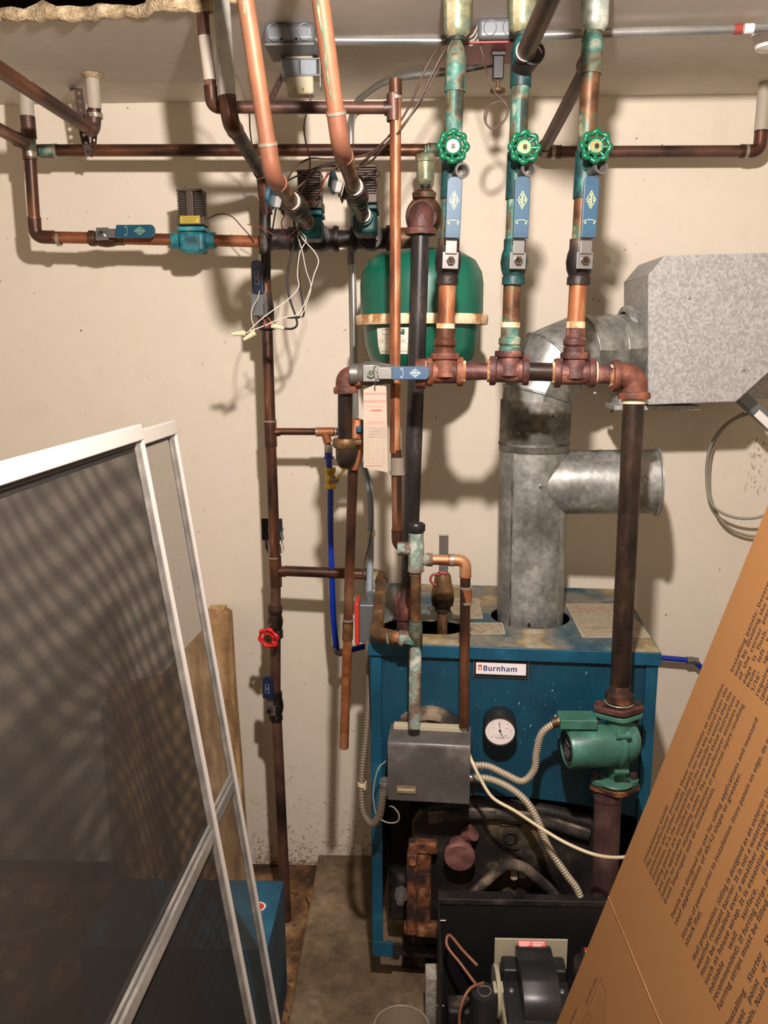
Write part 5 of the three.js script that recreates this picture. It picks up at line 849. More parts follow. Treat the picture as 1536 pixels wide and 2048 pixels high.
  for (const f of [0.1, 0.9]) part(hb1, 'bolt', hex(v(h.x, h.y + (hb.y - h.y) * f, 0.05), Z1, 0.009, 0.006), M.ironRust);
}
{ // aquastat
  const t = thing('aquastat_box', 'grey metal control box with slanted top on the boiler front', 'control box', null, v(-0.095, 0, 0.565)); t.rotation.y = -4.5 * D2R;
  const a = v(0.0544,0.6297,0.1), b = v(0.2331,0.649,0.1), w = b.x - a.x, H = v(0.1353,0.762,0.1).y - a.y, top = v(0.1325,0.7741,0.055).y;
  const s = new THREE.Shape(); s.moveTo(0.028, a.y); s.lineTo(0.1, a.y); s.lineTo(0.1, a.y + H - 0.006); s.quadraticCurveTo(0.1, a.y + H, 0.096, a.y + H + 0.003); s.lineTo(0.058, top); s.lineTo(0.028, top); s.closePath();
  const g = new THREE.ExtrudeGeometry(s, { depth: w, bevelEnabled: true, bevelSize: 0.0016, bevelThickness: 0.0016, bevelSegments: 2 }); g.rotateY(-Math.PI / 2); g.translate(b.x, 0, 0); 
  part(t, 'cover', metres(smoothCrease((() => { const q = plain(g); q.computeVertexNormals(); return q; })(), 30)), M.greyBox);
  part(t, 'back_plate', box(w * 0.92, 0.012, 0.02, (a.x + b.x) / 2, top + 0.005, 0.046, 0.001), M.tanEdge, 'tan upper edge of the chassis');
  part(t, 'chassis', box(w * 0.9, top - a.y - 0.01, 0.03, (a.x + b.x) / 2, (top + a.y) / 2, 0.016, 0.002), M.black);
  const pc = v(0.0948,0.6559,0.101), pl = part(t, 'name_plate', box(0.046, 0.0195, 0.0022, pc.x, pc.y, 0.1026, 0.0006), M.bronze);
  const pg = new THREE.PlaneGeometry(0.044, 0.0175); pg.translate(pc.x, pc.y, 0.1039); part(pl, 'plate_print', plain(pg), printed(256, 104, (c, W0, h) => { c.fillStyle = '#7d7056'; c.fillRect(0, 0, W0, h); c.fillStyle = '#e6dfc8'; c.font = 'bold 42px sans-serif'; c.textAlign = 'center'; c.fillText('Honeywell', W0 / 2, 66, 220); }));
  for (const q of [v(0.2341,0.6983,0.06), v(0.2368,0.6691,0.06)]) { part(t, 'conduit_connector', [hex(v(q.x - 0.004, q.y, 0.06), X1, 0.011, 0.012)], M.steel); }
}
{ // gauge
  const t = thing('pressure_gauge', 'round white dial gauge with black case on the boiler front', 'gauge', null, v(-0.095, 0, 0.565)); t.rotation.y = -4.5 * D2R;
  const c = v(0.2995,0.7751,0.04), r = 0.034;
  part(t, 'case', turned([[0, -0.012], [0.036, -0.012], [0.038, -0.008], [0.038, 0.04], [0.0355, 0.044], [r - 0.001, 0.044], [r - 0.001, 0.039], [0, 0.039]], v(c.x, c.y, 0), Z1, 48), M.blackPlastic);
  const g = new THREE.CircleGeometry(r - 0.0014, 48); g.translate(c.x, c.y, 0.0402);
  part(t, 'dial', plain(g), printed(512, 512, (x, w, h) => { x.fillStyle = '#e6e0dc'; x.fillRect(0, 0, w, h); x.translate(256, 256); for (let k = 0; k <= 30; k++) { const a = (-220 + k * 260 / 30) * D2R; x.strokeStyle = k > 4 && k < 24 ? '#b05a4a' : '#3a3530'; x.lineWidth = k % 5 ? 3 : 7; x.beginPath(); x.moveTo(Math.cos(a) * 205, Math.sin(a) * 205); x.lineTo(Math.cos(a) * (k % 5 ? 185 : 165), Math.sin(a) * (k % 5 ? 185 : 165)); x.stroke(); } x.fillStyle = '#a04a3c'; x.font = 'bold 34px sans-serif'; x.textAlign = 'center'; ['0', '20', '40', '60', '80'].forEach((q, i) => { const a = (-220 + i * 65) * D2R; x.fillText(q, Math.cos(a) * 132, Math.sin(a) * 132 + 12); }); x.fillStyle = '#3a4878'; x.font = 'bold 30px sans-serif'; x.fillText('°F  PSI', 0, 96); x.fillRect(-90, 120, 180, 8); x.fillRect(-60, 140, 110, 6); x.strokeStyle = '#1a1a1a'; x.lineWidth = 10; x.beginPath(); x.moveTo(14, 60); x.lineTo(-24, -160); x.moveTo(0, 0); x.lineTo(70, 140); x.stroke(); x.fillStyle = '#1a1a1a'; x.beginPath(); x.arc(0, 0, 22, 0, 7); x.fill(); }), 'white dial with red scale and black needles');
}
// ------------------------------------------------------------ mixing valve group in front
{
  const t = thing('mixing_valve', 'corroded brass mixing valve with black knob above the boiler', 'valve');
  const c = v(0.0113,1.192,0.62), a = v(0.009,0.7968,0.66);
  part(t, 'body', [turned([[0.013, -0.052], [0.018, -0.05], [0.0165, -0.03], [0.0175, -0.012], [0.0175, 0.012], [0.0155, 0.026], [0.0165, 0.03], [0.0165, 0.036], [0.011, 0.038]], c, Y1), rod(c.clone().add(v(-0.034, 0, 0)), c, 0.014), hex(c.clone().add(v(-0.04, 0, 0)), X1, 0.0155, 0.016), rod(c.clone().add(v(0, -0.024, 0)), c.clone().add(v(0.034, -0.024, 0)), 0.013), hex(c.clone().add(v(0.022, -0.024, 0)), X1, 0.015, 0.014)], M.limed);
  const kn = part(t, 'knob', turned([[0, 0.036], [0.016, 0.036], [0.0185, 0.04], [0.0185, 0.053], [0.016, 0.057], [0, 0.058]], c, Y1, 28), M.blackPlastic, 'black ribbed knob');
  for (let k = 0; k < 20; k++) { const q = k / 20 * Math.PI * 2; part(kn, 'rib', rod(v(c.x + Math.cos(q) * 0.0186, c.y + 0.04, c.z + Math.sin(q) * 0.0186), v(c.x + Math.cos(q) * 0.0186, c.y + 0.0545, c.z + Math.sin(q) * 0.0186), 0.0013, 0.0013, 6), M.black); }
  const u = thing('coil_pipe', 'limescale crusted copper pipe from mixing valve down to the coil', 'pipe');
  const j = v(0.0108,0.9864,0.63);
  part(u, 'pipe', rod(c.clone().add(v(0, -0.045, 0)), j, 0.0112), M.patina); part(u, 'pipe', rod(j, a, 0.0135), M.limed);
  part(u, 'tee', [sleeve(j, Y1, 0.0135, 0.075, 1.12), rod(v(-0.0233,0.9878,0.622), j, 0.0155)], M.verdigris); part(u, 'crust', turned([[0.0155, 0], [0.0185, 0.004], [0.017, 0.02], [0.0178, 0.034], [0.0155, 0.036]], v(-0.0266,0.989,0.622), X1, 16), M.limed, 'white limescale crust');
  part(u, 'reducer', sleeve(v(0.0107,1.022,0.628), Y1, 0.0112, 0.02, 1.25), M.verdigris); part(u, 'union', hex(v(0.0104,1.133,0.62), Y1, 0.0145, 0.018), M.limed);
  const w = thing('coil_pipe', 'copper pipe looping right from mixing valve and down behind the grey box', 'pipe');
  const p0 = c.clone().add(v(0.03, -0.024, 0)), e = v(0.1178,1.168,0.625); run(w, [v(p0.x, p0.y, p0.z), v(e.x, p0.y, e.z), v(0.1191,0.7919,0.64)], 0.0112, [M.copper, M.copperBrown], M.copper);
  part(w, 'coupling', [sleeve(v(0.1199,1.091,0.627), Y1, 0.0112, 0.03)], M.copper); part(w, 'solder_ring', [sleeve(v(0.1196,1.108,0.627), Y1, 0.0112, 0.005, 1.22), sleeve(v(0.1201,1.074,0.627), Y1, 0.0112, 0.005, 1.22)], M.solder); part(w, 'solder_ring', sleeve(lerp(p0, v(e.x, p0.y, e.z), 0.62), X1, 0.0112, 0.008, 1.22), M.solder);
}
{ // boiler relief valve on its nipple
  const t = thing('safety_valve', 'tan bronze bell shaped safety valve standing in the top opening', 'valve');
  const b = v(v(0.0768,1.002,0.44).x, 0.9, 0.44), y = v(0.0768,1.002,0.44).y;
  part(t, 'nipple', rod(b, v(b.x, y, b.z), 0.0125), M.patina);
  part(t, 'base', [hex(v(b.x, y - 0.008, b.z), Y1, 0.021, 0.014), turned([[0.018, 0], [0.026, 0.008], [0.0275, 0.022], [0.026, 0.032]], v(b.x, y, b.z), Y1)], M.brownPipe);
  part(t, 'bonnet', turned([[0.0275, 0.028], [0.0265, 0.04], [0.021, 0.065], [0.0195, 0.078], [0.0165, 0.085], [0, 0.086]], v(b.x, y, b.z), Y1), M.bronze);
  part(t, 'lever', [box(0.022, 0.095, 0.004, b.x + 0.002, y + 0.13, b.z - 0.012, 0.0019, 3)], M.steelDull, 'flat upright test lever');
  part(t, 'wire_seal', [metres(new THREE.TorusGeometry(0.013, 0.003, 6, 18).translate(b.x - 0.017, y + 0.074, b.z + 0.012)), box(0.018, 0.006, 0.014, b.x, y + 0.09, b.z + 0.012, 0.002)], M.redPlate);
}
// ------------------------------------------------------------ circulator
{
  const t = thing('circulator_pump', 'green cylindrical circulator pump in front of the boiler at right', 'pump');
  const top = v(0.4448,0.8657,0.69), ax = dirOf(v(0.4428,0.6934,0.69), v(0.4477,0.8978,0.68)), c = v(0.4511,0.7851,0.69), bot = v(0.445,0.6934,0.69);
  const oval = (p, R1, R2, h, m, name, lab) => { const s = new THREE.Shape(); s.absellipse(0, 0, R1 * 0.62, R2, 0, Math.PI * 2); const pts = []; for (let i = 0; i < 48; i++) { const a = i / 48 * Math.PI * 2, q = Math.abs(Math.cos(a)); pts.push(new THREE.Vector2(Math.cos(a) * R1 * (0.62 + 0.38 * Math.pow(q, 3)), Math.sin(a) * R2 * (1 - 0.25 * q * q))); } const g = new THREE.ExtrudeGeometry(new THREE.Shape(pts), { depth: h, bevelEnabled: true, bevelSize: 0.0015, bevelThickness: 0.0015, bevelSegments: 1 }); g.rotateX(-Math.PI / 2); g.translate(p.x, p.y, p.z); return part(t, name, metres(g), m, lab); };
  part(t, 'top_bushing', [hex(v(0.4456,0.8748,0.685), ax, 0.031, 0.018), turned([[0.02, 0.018], [0.026, 0.018], [0.0225, 0.026], [0.0225, 0.036], [0.02, 0.036]], v(0.4456,0.8748,0.685), ax)], M.rustRaw, 'rusty orange hex bushing');
  part(t, 'gasket_ring', metres(new THREE.TorusGeometry(0.029, 0.0022, 8, 40).rotateX(Math.PI / 2).translate(...v(0.4457,0.8726,0.685).toArray())), M.solder);
  const f1 = oval(v(0.4442,0.8565,0.69), 0.051, 0.033, 0.01, M.ironPurple, 'iron_flange', 'rusted upper flange');
  const f2 = oval(v(0.4449,0.8428,0.69), 0.05, 0.033, 0.007, M.pump, 'pump_flange');
  const f3 = oval(v(0.4443,0.6863,0.69), 0.05, 0.034, 0.01, M.pump, 'pump_flange');
  const f4 = oval(v(0.4449,0.6732,0.69), 0.053, 0.036, 0.009, M.rustRaw, 'iron_flange', 'rusted lower flange');
  for (const [f, q] of [[f1, v(0.4436,0.8679,0.69)], [f3, v(0.4435,0.7017,0.69)]]) for (const sx of [-1, 1]) part(f, 'bolt', [hex(q.clone().add(v(sx * 0.041, -0.002, 0)), Y1, 0.0085, 0.009), rod(q.clone().add(v(sx * 0.041, -0.04, 0)), q.clone().add(v(sx * 0.041, 0, 0)), 0.004)], sx > 0 ? M.rustRaw : M.ironPurple);
  part(t, 'volute', [metres(new THREE.SphereGeometry(0.046, 30, 20).scale(0.72, 1, 0.9).translate(c.x + 0.012, c.y - 0.002, c.z - 0.004)), rod(v(0.4441,0.8382,0.69), c, 0.024, 0.03), rod(c, v(0.4451,0.691,0.69), 0.03, 0.019), turned([[0.019, 0], [0.036, -0.006], [0.04, -0.01]], v(0.4445,0.7029,0.69), Y1)], M.pump);
  const d = v(-1, -0.02, 0.16).normalize(), s0 = c.clone().add(v(-0.002, -0.004, 0.004));
  part(t, 'mounting_plate', [turned([[0, 0], [0.046, 0], [0.049, 0.004], [0.049, 0.01], [0.045, 0.014], [0, 0.014]], s0, d, 40)], M.pump);
  const mo = part(t, 'motor_can', turned([[0.0445, 0.01], [0.0445, 0.112], [0.042, 0.118], [0.0375, 0.119], [0.0375, 0.115], [0, 0.115]], s0, d, 48), M.pump, 'smooth green motor can');
  const cg = new THREE.CircleGeometry(0.037, 36); cg.applyQuaternion(new THREE.Quaternion().setFromUnitVectors(Z1, d)); const ce = s0.clone().addScaledVector(d, 0.1158); cg.translate(ce.x, ce.y, ce.z);
  part(mo, 'end_label', plain(cg), printed(256, 256, (x, w, h) => { x.fillStyle = '#0f0d0c'; x.fillRect(0, 0, w, h); x.strokeStyle = '#9a948c'; x.lineWidth = 3; x.beginPath(); x.arc(128, 128, 108, 0, 7); x.stroke(); x.fillStyle = '#b5afa6'; x.font = 'bold 40px sans-serif'; x.textAlign = 'center'; x.fillText('Taco', 128, 104); for (let k = 0; k < 5; k++) x.fillRect(60 + (k % 2) * 12, 128 + k * 18, 130 - k * 12, 5); }), 'black end label');
  const bx = v(0.3508,0.8373,0.7); part(t, 'terminal_box', [box(0.078, 0.022, 0.05, bx.x + 0.004, bx.y, bx.z, 0.003)], M.pump);
  for (const [dx, dy] of [[0.02, 0.035], [0.012, -0.046], [-0.02, -0.046]]) part(t, 'flange_screw', rod(s0.clone().add(v(0.01 + dx * 0.2, dy, 0.036)), s0.clone().add(v(-0.018, dy, 0.038)), 0.0055), M.pump);
  const u = thing('return_pipe', 'brown painted pipe below the circulator pump', 'pipe');
  part(u, 'pipe', rod(v(0.4312,0.667,0.69), v(v(0.4397,0.3994,0.69).x, 0.06, 0.69), 0.029, 0.029, 28), M.brownPaint);
  part(u, 'collar', sleeve(v(v(0.4312,0.667,0.69).x, v(0.4316,0.6575,0.69).y, 0.69), Y1, 0.029, 0.012, 1.06), M.brownPaint);
}
// ------------------------------------------------------------ flexible conduits and cables on the front
const flex = (label, pts, r, m, pitch = 0.0062) => { const t = thing('flexible_conduit', label, 'conduit'), c = smooth(pts), L = c.getLength(), n = Math.ceil(L / pitch * 6); part(t, 'armour', sweep(c, n, (f, s) => r * (1 + 0.09 * Math.sin(s / pitch * Math.PI * 2)), 12), m); return t; };
{
  let t = flex('pale flexible conduit looping from grey box up to the circulator', [v(0.1381,0.6985,0.6435), v(0.1715,0.7046,0.6562), v(0.2097,0.6902,0.6642), v(0.2476,0.6783,0.6722), v(0.2709,0.7088,0.6791), v(0.2741,0.7531,0.6843), v(0.2837,0.8054,0.6951), v(0.3083,0.831,0.7021), v(0.3226,0.8385,0.7032)], 0.0075, M.flexOld);
  part(t, 'connector', hex(v(0.3157,0.8343,0.7016), v(-1, -0.3, 0), 0.011, 0.014), M.bronze);
  t = flex('dusty flexible conduit curving down from grey box to the burner', [v(0.1409,0.6681,0.6437), v(0.1721,0.6743,0.6562), v(0.2153,0.6631,0.6697), v(0.2528,0.6385,0.6827), v(0.2805,0.5948,0.6898), v(0.3033,0.5385,0.6967), v(0.3416,0.4804,0.7097), v(0.3691,0.4427,0.7169), v(0.3805,0.4038,0.7228), v(0.3856,0.3605,0.7232)], 0.0078, M.flexOld);
  t = flex('dark flexible conduit hanging from red switch box along the boiler side', [v(-0.1048,0.8969,0.4), v(-0.1003,0.8655,0.47), v(-0.0995,0.7976,0.52), v(-0.1052,0.7152,0.56), v(-0.1123,0.6486,0.59), v(-0.1128,0.6029,0.61), v(-0.1051,0.5644,0.63), v(-0.0872,0.5512,0.645), v(-0.0718,0.574,0.655), v(-0.0635,0.6205,0.66), v(-0.0588,0.655,0.66)], 0.0085, M.flexDark);
  part(t, 'connector', [rod(v(-0.0589,0.6329,0.66), v(-0.0565,0.6721,0.66), 0.0085, 0.01), hex(v(-0.0577,0.6574,0.66), Y1, 0.013, 0.008)], M.steel); part(t, 'tape', sleeve(v(-0.112,0.6225,0.6), v(0, 1, 0), 0.009, 0.016, 1.15), M.cable);
  t = thing('sheathed_cable', 'smooth cream cable drooping across the black door to the cardboard', 'cable');
  part(t, 'sheath', wire([v(0.1303,0.7313,0.6529), v(0.1359,0.7273,0.6835), v(0.1541,0.6922,0.6949), v(0.1787,0.6577,0.7069), v(0.2263,0.6345,0.7207), v(0.2788,0.6049,0.7349), v(0.3286,0.5857,0.7588), v(0.3794,0.5822,0.7929), v(0.4122,0.5968,0.8256), v(0.4428,0.6226,0.8581), v(0.4788,0.6517,0.881)], 0.0038, 90), M.cable);
  t = thing('capillary_wire', 'thin grey capillary wire looping left of the grey box', 'wire');
  part(t, 'tube', wire([v(-0.0555,0.6935,0.6183), v(-0.0707,0.6874,0.6371), v(-0.0807,0.6555,0.6464), v(-0.0831,0.615,0.6512), v(-0.074,0.5789,0.6569), v(-0.0512,0.5672,0.6637), v(-0.0286,0.5712,0.6655), v(-0.0252,0.5875,0.6658), v(-0.0366,0.6023,0.6599), v(-0.0481,0.5993,0.6489)], 0.0016, 70), M.cableGrey);
}
// ------------------------------------------------------------ burner
{
  const t = thing('burner_shroud', 'black sheet metal burner shroud plate before the fire door', 'panel');
  const a = v(0.0623,0.4352,0.74), b = v(0.4361,0.4293,0.76), y1 = a.y;
  part(t, 'plate', box(b.x - a.x, y1 - 0.05, 0.003, (a.x + b.x) / 2, (y1 + 0.05) / 2, 0.742, 0.001), M.blackSheet);
  part(t, 'top_flange', [box((b.x - a.x) * 0.44, 0.003, 0.028, a.x + (b.x - a.x) * 0.22, y1 - 0.001, 0.73, 0.001), box((b.x - a.x) * 0.5, 0.003, 0.028, a.x + (b.x - a.x) * 0.75, y1 - 0.006, 0.73, 0.001), box((b.x - a.x), 0.012, 0.003, (a.x + b.x) / 2, y1 - 0.006, 0.745, 0.001)], M.cast);
  part(t, 'side_flange', box(0.003, y1 - 0.06, 0.22, a.x, (y1 + 0.05) / 2, 0.845, 0.001), M.blackSheet);
  for (const q of [v(0.0714,0.3822,0.745), v(0.0666,0.2154,0.8)]) part(t, 'clip', box(0.016, 0.003, 0.004, q.x, q.y, q.z, 0.001), M.steel);
}
{
  const t = thing('oil_burner', 'oil burner housing with red lettered plate at the bottom edge', 'burner');
  const c = v(0.2397,0.33,0.9203), tl = v(0.2038,0.345,0.7435), tr = v(0.3122,0.345,0.75);
  const xl = v(0.1921,0.3558,0.8).x, xr = v(0.3277,0.3588,0.8).x, x = (xl + xr) / 2, w = xr - xl;
  part(t, 'housing', [box(w + 0.01, 0.2, 0.2, x, 0.2, 0.87, 0.01)], mat([[0, 0x8f8870], [0.6, 0xa89f84], [1, 0xbfb79c]], { tile: 0.2, rough: 0.6 }), 'cream cast housing');
  part(t, 'rear_plate', box(w + 0.02, 0.085, 0.004, x, 0.33, 0.785, 0.001), M.tanEdge);
  part(t, 'air_tube', rod(v(x, 0.2, 0.6), v(x, 0.2, 0.8), 0.05, 0.05, 28), M.cast);
  const pg = new THREE.PlaneGeometry(w * 0.86, 0.13); pg.translate(x + 0.005, 0.215, 0.9715); part(t, 'name_plate', plain(pg), printed(512, 480, (k, W0, h) => { k.fillStyle = '#100c0b'; k.fillRect(0, 0, W0, h); k.strokeStyle = '#8a5a3c'; k.lineWidth = 12; k.strokeRect(6, 6, W0 - 12, h - 12); k.fillStyle = '#b8283c'; k.fillRect(52, 46, 120, 44); k.font = 'italic 120px serif'; k.fillStyle = '#8a8278'; k.fillText('Beckett', 60, 210, 400); }), 'black plate reading Beckett');
  part(t, 'flange_disc', turned([[0, 0], [0.05, 0], [0.052, 0.004], [0.05, 0.008], [0, 0.008]], v(xl - 0.006, 0.29, 0.84), v(-1, 0, 0.05), 32), M.tanEdge);
  const u = thing('ignition_transformer', 'black ignition transformer block with red label on the burner', 'transformer');
  const zb = 0.79, zf = 0.96, H = 0.305;
  part(u, 'base_tray', [box(w, 0.016, zf - zb, x, H + 0.008, (zb + zf) / 2, 0.003), box(w * 1.02, 0.045, 0.004, x, H - 0.004, zf, 0.001)], M.blackPlastic);
  const pr = new THREE.Shape(); pr.moveTo(zb + 0.004, H + 0.012); pr.lineTo(zb + 0.004, H + 0.056); pr.quadraticCurveTo(zb + 0.02, H + 0.066, zb + 0.045, H + 0.06); pr.quadraticCurveTo(zb + 0.06, H + 0.058, zb + 0.066, H + 0.064); pr.quadraticCurveTo(zb + 0.09, H + 0.069, zb + 0.11, H + 0.062); pr.quadraticCurveTo(zb + 0.125, H + 0.054, zb + 0.132, H + 0.05); pr.quadraticCurveTo(zb + 0.15, H + 0.04, zb + 0.158, H + 0.014); pr.closePath();
  const ig = new THREE.ExtrudeGeometry(pr, { depth: w * 0.52, bevelEnabled: true, bevelSize: 0.002, bevelThickness: 0.002, bevelSegments: 2 }); ig.rotateY(-Math.PI / 2); ig.translate(x + w * 0.26 + 0.002, 0, 0);
  part(u, 'coil_cover', metres(smoothCrease((() => { const q = plain(ig); q.computeVertexNormals(); return q; })(), 30)), M.blackPlastic, 'ribbed black coil cover');
  part(u, 'shoulder', [box(w * 0.24, 0.028, 0.045, x - w * 0.37, H + 0.028, zb + 0.035, 0.006, 3), box(w * 0.24, 0.028, 0.045, x + w * 0.37, H + 0.028, zb + 0.035, 0.006, 3)], M.blackPlastic);
  for (const sx of [-1, 1]) part(u, 'screw', [turned([[0.006, 0], [0.006, 0.004], [0.004, 0.006], [0, 0.006]], v(x + sx * w * 0.38, H + 0.015, zb + 0.085), Y1, 14)], M.steel);
  for (const sx of [-1, 1]) part(u, 'rivet', turned([[0.004, 0], [0.003, 0.003], [0, 0.003]], v(x + sx * w * 0.33, H - 0.008, zf + 0.002), Z1, 10), M.steelDull);
  const lg = new THREE.PlaneGeometry(w * 0.42, 0.014); lg.rotateX(-0.9); lg.translate(x, H + 0.0635, zb + 0.0065); part(u, 'warning_label', plain(lg), printed(256, 48, (k, W0, h) => { k.fillStyle = '#d8483c'; k.fillRect(0, 0, W0, h); k.fillStyle = '#f0d8d0'; for (const q of [8, 136]) for (let j = 0; j < 3; j++) k.fillRect(q, 9 + j * 12, 108 - j * 14, 5); }), 'red warning label');
  const p = thing('oil_control', 'black burner control module with white and red label beside the transformer', 'control box');
  const px = v(0.3725,0.3761,0.82).x; 
  part(p, 'case', [box(0.11, 0.05, 0.14, px + 0.03, H + 0.02, 0.86, 0.012, 3), box(0.09, 0.02, 0.11, px + 0.034, H + 0.052, 0.85, 0.008, 3)], M.blackPlastic);
  const cg = new THREE.PlaneGeometry(0.075, 0.095); cg.rotateX(-Math.PI / 2); cg.translate(px + 0.034, H + 0.0626, 0.85); part(p, 'paper_label', plain(cg), printed(256, 320, (k, W0, h) => { k.fillStyle = '#e0dcd6'; k.fillRect(0, 0, W0, h); k.fillStyle = '#b03a30'; k.fillRect(0, 0, W0, 36); k.fillRect(0, 84, W0, 24); k.fillStyle = '#e8e0d8'; k.font = 'bold 28px sans-serif'; k.fillText('Beckett', 70, 28); k.fillStyle = '#222222'; k.font = 'bold 40px sans-serif'; k.fillText('GeniSys', 30, 76); for (let j = 0; j < 14; j++) { k.fillStyle = '#88847e'; k.fillRect(24, 122 + j * 13, 190 - (j % 4) * 22, 4); } }), 'white and red label');
  const s = thing('fuel_pump', 'black fuel pump with solenoid and thin copper line at the bottom', 'pump');
  const q = v(0.1535,0.3,0.8288);
  const sol = part(s, 'solenoid', turned([[0, 0.3], [0.026, 0.3], [0.028, 0.296], [0.028, 0.24], [0.031, 0.236], [0.031, 0.19], [0, 0.19]].map(([r, h]) => [r, h - 0.3]).reverse(), v(q.x, 0.315, 0.87), Y1, 32), M.blackPlastic);
  part(sol, 'cap_mark', metres(new THREE.TorusGeometry(0.014, 0.002, 6, 24).rotateX(Math.PI / 2).translate(q.x, 0.3155, 0.87)), M.castDust);
  part(s, 'pump_body', [box(0.09, 0.13, 0.08, q.x - 0.01, 0.13, 0.87, 0.012, 3), box(0.05, 0.06, 0.05, q.x - 0.05, 0.23, 0.84, 0.008)], M.cast);
  part(s, 'bracket', [box(0.02, 0.07, 0.03, q.x + 0.042, 0.27, 0.86, 0.002), box(0.03, 0.02, 0.03, q.x + 0.034, 0.31, 0.86, 0.003)], M.tanEdge);
  part(s, 'fuel_line', wire([v(q.x - 0.01, 0.305, 0.85), v(q.x - 0.045, 0.335, 0.82), v(q.x - 0.075, 0.36, 0.79), v(q.x - 0.07, 0.37, 0.775), v(q.x - 0.04, 0.345, 0.79), v(q.x - 0.01, 0.325, 0.81)], 0.0036, 60), M.copperClean, 'thin copper line');
  part(s, 'fuel_line', wire([v(q.x - 0.0, 0.318, 0.85), v(q.x - 0.03, 0.32, 0.87), v(q.x - 0.048, 0.3, 0.89), v(q.x - 0.052, 0.26, 0.9), v(q.x - 0.04, 0.22, 0.92), v(q.x - 0.01, 0.19, 0.93)], 0.0036, 60), M.copperClean);
  part(s, 'flare_nut', hex(v(q.x - 0.02, 0.2, 0.93), v(1, -0.3, 0.1), 0.009, 0.022), M.brass);
}

// ------------------------------------------------------------ card, screens, cardboard, floor things
{
  const t = thing('service_card', 'white paper service card with red print hanging from the header valve', 'card');
  const q = [v(-0.096,1.538,0.67), v(-0.0495,1.543,0.67), v(-0.0473,1.366,0.665), v(-0.0978,1.377,0.665)];
  const top = [v(-0.096,1.534,0.67), v(-0.0818,1.543,0.67), v(-0.0495,1.542,0.67)];
  const s = new THREE.Shape(), o = q[3]; const pts = [v(-0.0975,1.377,0.67), v(-0.0471,1.366,0.67), v(-0.0496,1.534,0.67), v(-0.0505,1.542,0.67), v(-0.0747,1.544,0.67), v(-0.096,1.535,0.67)];
  const x0 = pts[0].x, x1 = pts[1].x, y0 = pts[1].y, y1 = pts[4].y; s.setFromPoints(pts.map((p) => new THREE.Vector2(p.x, p.y)));
  const g = new THREE.ExtrudeGeometry(s, { depth: 0.0006, bevelEnabled: false }); const pa = g.attributes.position, uv = g.attributes.uv;
  for (let i = 0; i < pa.count; i++) uv.setXY(i, (pa.getX(i) - x0) / (x1 - x0), (pa.getY(i) - y0) / (y1 - y0));
  for (let i = 0; i < pa.count; i++) { pa.setZ(i, pa.getZ(i) + 0.672); }
  g.computeVertexNormals();
  part(t, 'paper', plain(g), printed(360, 1200, (c, w, h) => {
    c.fillStyle = '#ac9f8d'; c.fillRect(0, 0, w, h); c.fillStyle = '#c0403c'; c.textAlign = 'center'; c.font = 'bold 34px sans-serif'; c.fillText('Do Not Remove This Card', w * 0.5, 128, 320);
    c.fillStyle = '#cc4a50'; c.font = 'bold 48px serif'; c.fillText('Westbrook Oil LLC', w * 0.5, 236, 330); c.fillStyle = '#b86a62'; c.font = '24px serif'; c.fillText('Westbrook, Connecticut', w * 0.5, 296, 300); c.fillStyle = '#a84a48'; c.fillRect(120, 334, 150, 18); c.fillStyle = '#b0a090'; c.fillRect(30, 336, 70, 14); c.fillRect(34, 410, 60, 16); c.fillRect(108, 412, 100, 14);
    c.fillStyle = '#b04a44'; c.font = 'bold 22px sans-serif'; c.fillText('Equipment Service Record', w * 0.5, 508, 220); c.fillRect(20, 524, w - 40, 4); c.strokeStyle = '#8a6a62'; c.lineWidth = 3;
    for (let k = 0; k < 15; k++) { c.beginPath(); c.moveTo(20, 566 + k * 36); c.lineTo(w - 12, 574 + k * 36); c.stroke(); } c.lineWidth = 2; c.beginPath(); c.moveTo(74, 524); c.lineTo(74, 1090); c.moveTo(290, 524); c.lineTo(290, 1090); c.stroke(); c.fillStyle = '#8a4a44'; c.fillRect(40, 1104, 250, 8);
    c.strokeStyle = '#4a3c38'; c.lineWidth = 3; for (let k = 0; k < 4; k++) { c.beginPath(); let x = 84, y = 592 + k * 38; c.moveTo(x, y); while (x < 280) { x += 5 + rnd() * 6; c.lineTo(x, y + (rnd() - 0.5) * 22); } c.stroke(); c.beginPath(); c.moveTo(296, y); c.lineTo(312, y - 10); c.lineTo(322, y + 8); c.lineTo(338, y - 6); c.stroke(); }
    c.fillStyle = '#4a4038'; c.beginPath(); c.ellipse(180, 50, 7, 12, 0, 0, 7); c.fill();
  }, 0.8));
  part(t, 'tie_wire', wire([v(-0.0726,1.533,0.675), v(-0.0718,1.55,0.69), v(-0.0644,1.563,0.7), v(-0.0751,1.579,0.68), v(-0.0654,1.586,0.67), v(-0.0474,1.583,0.67), v(-0.0354,1.572,0.67)], 0.0008, 40), M.steelDull);
}
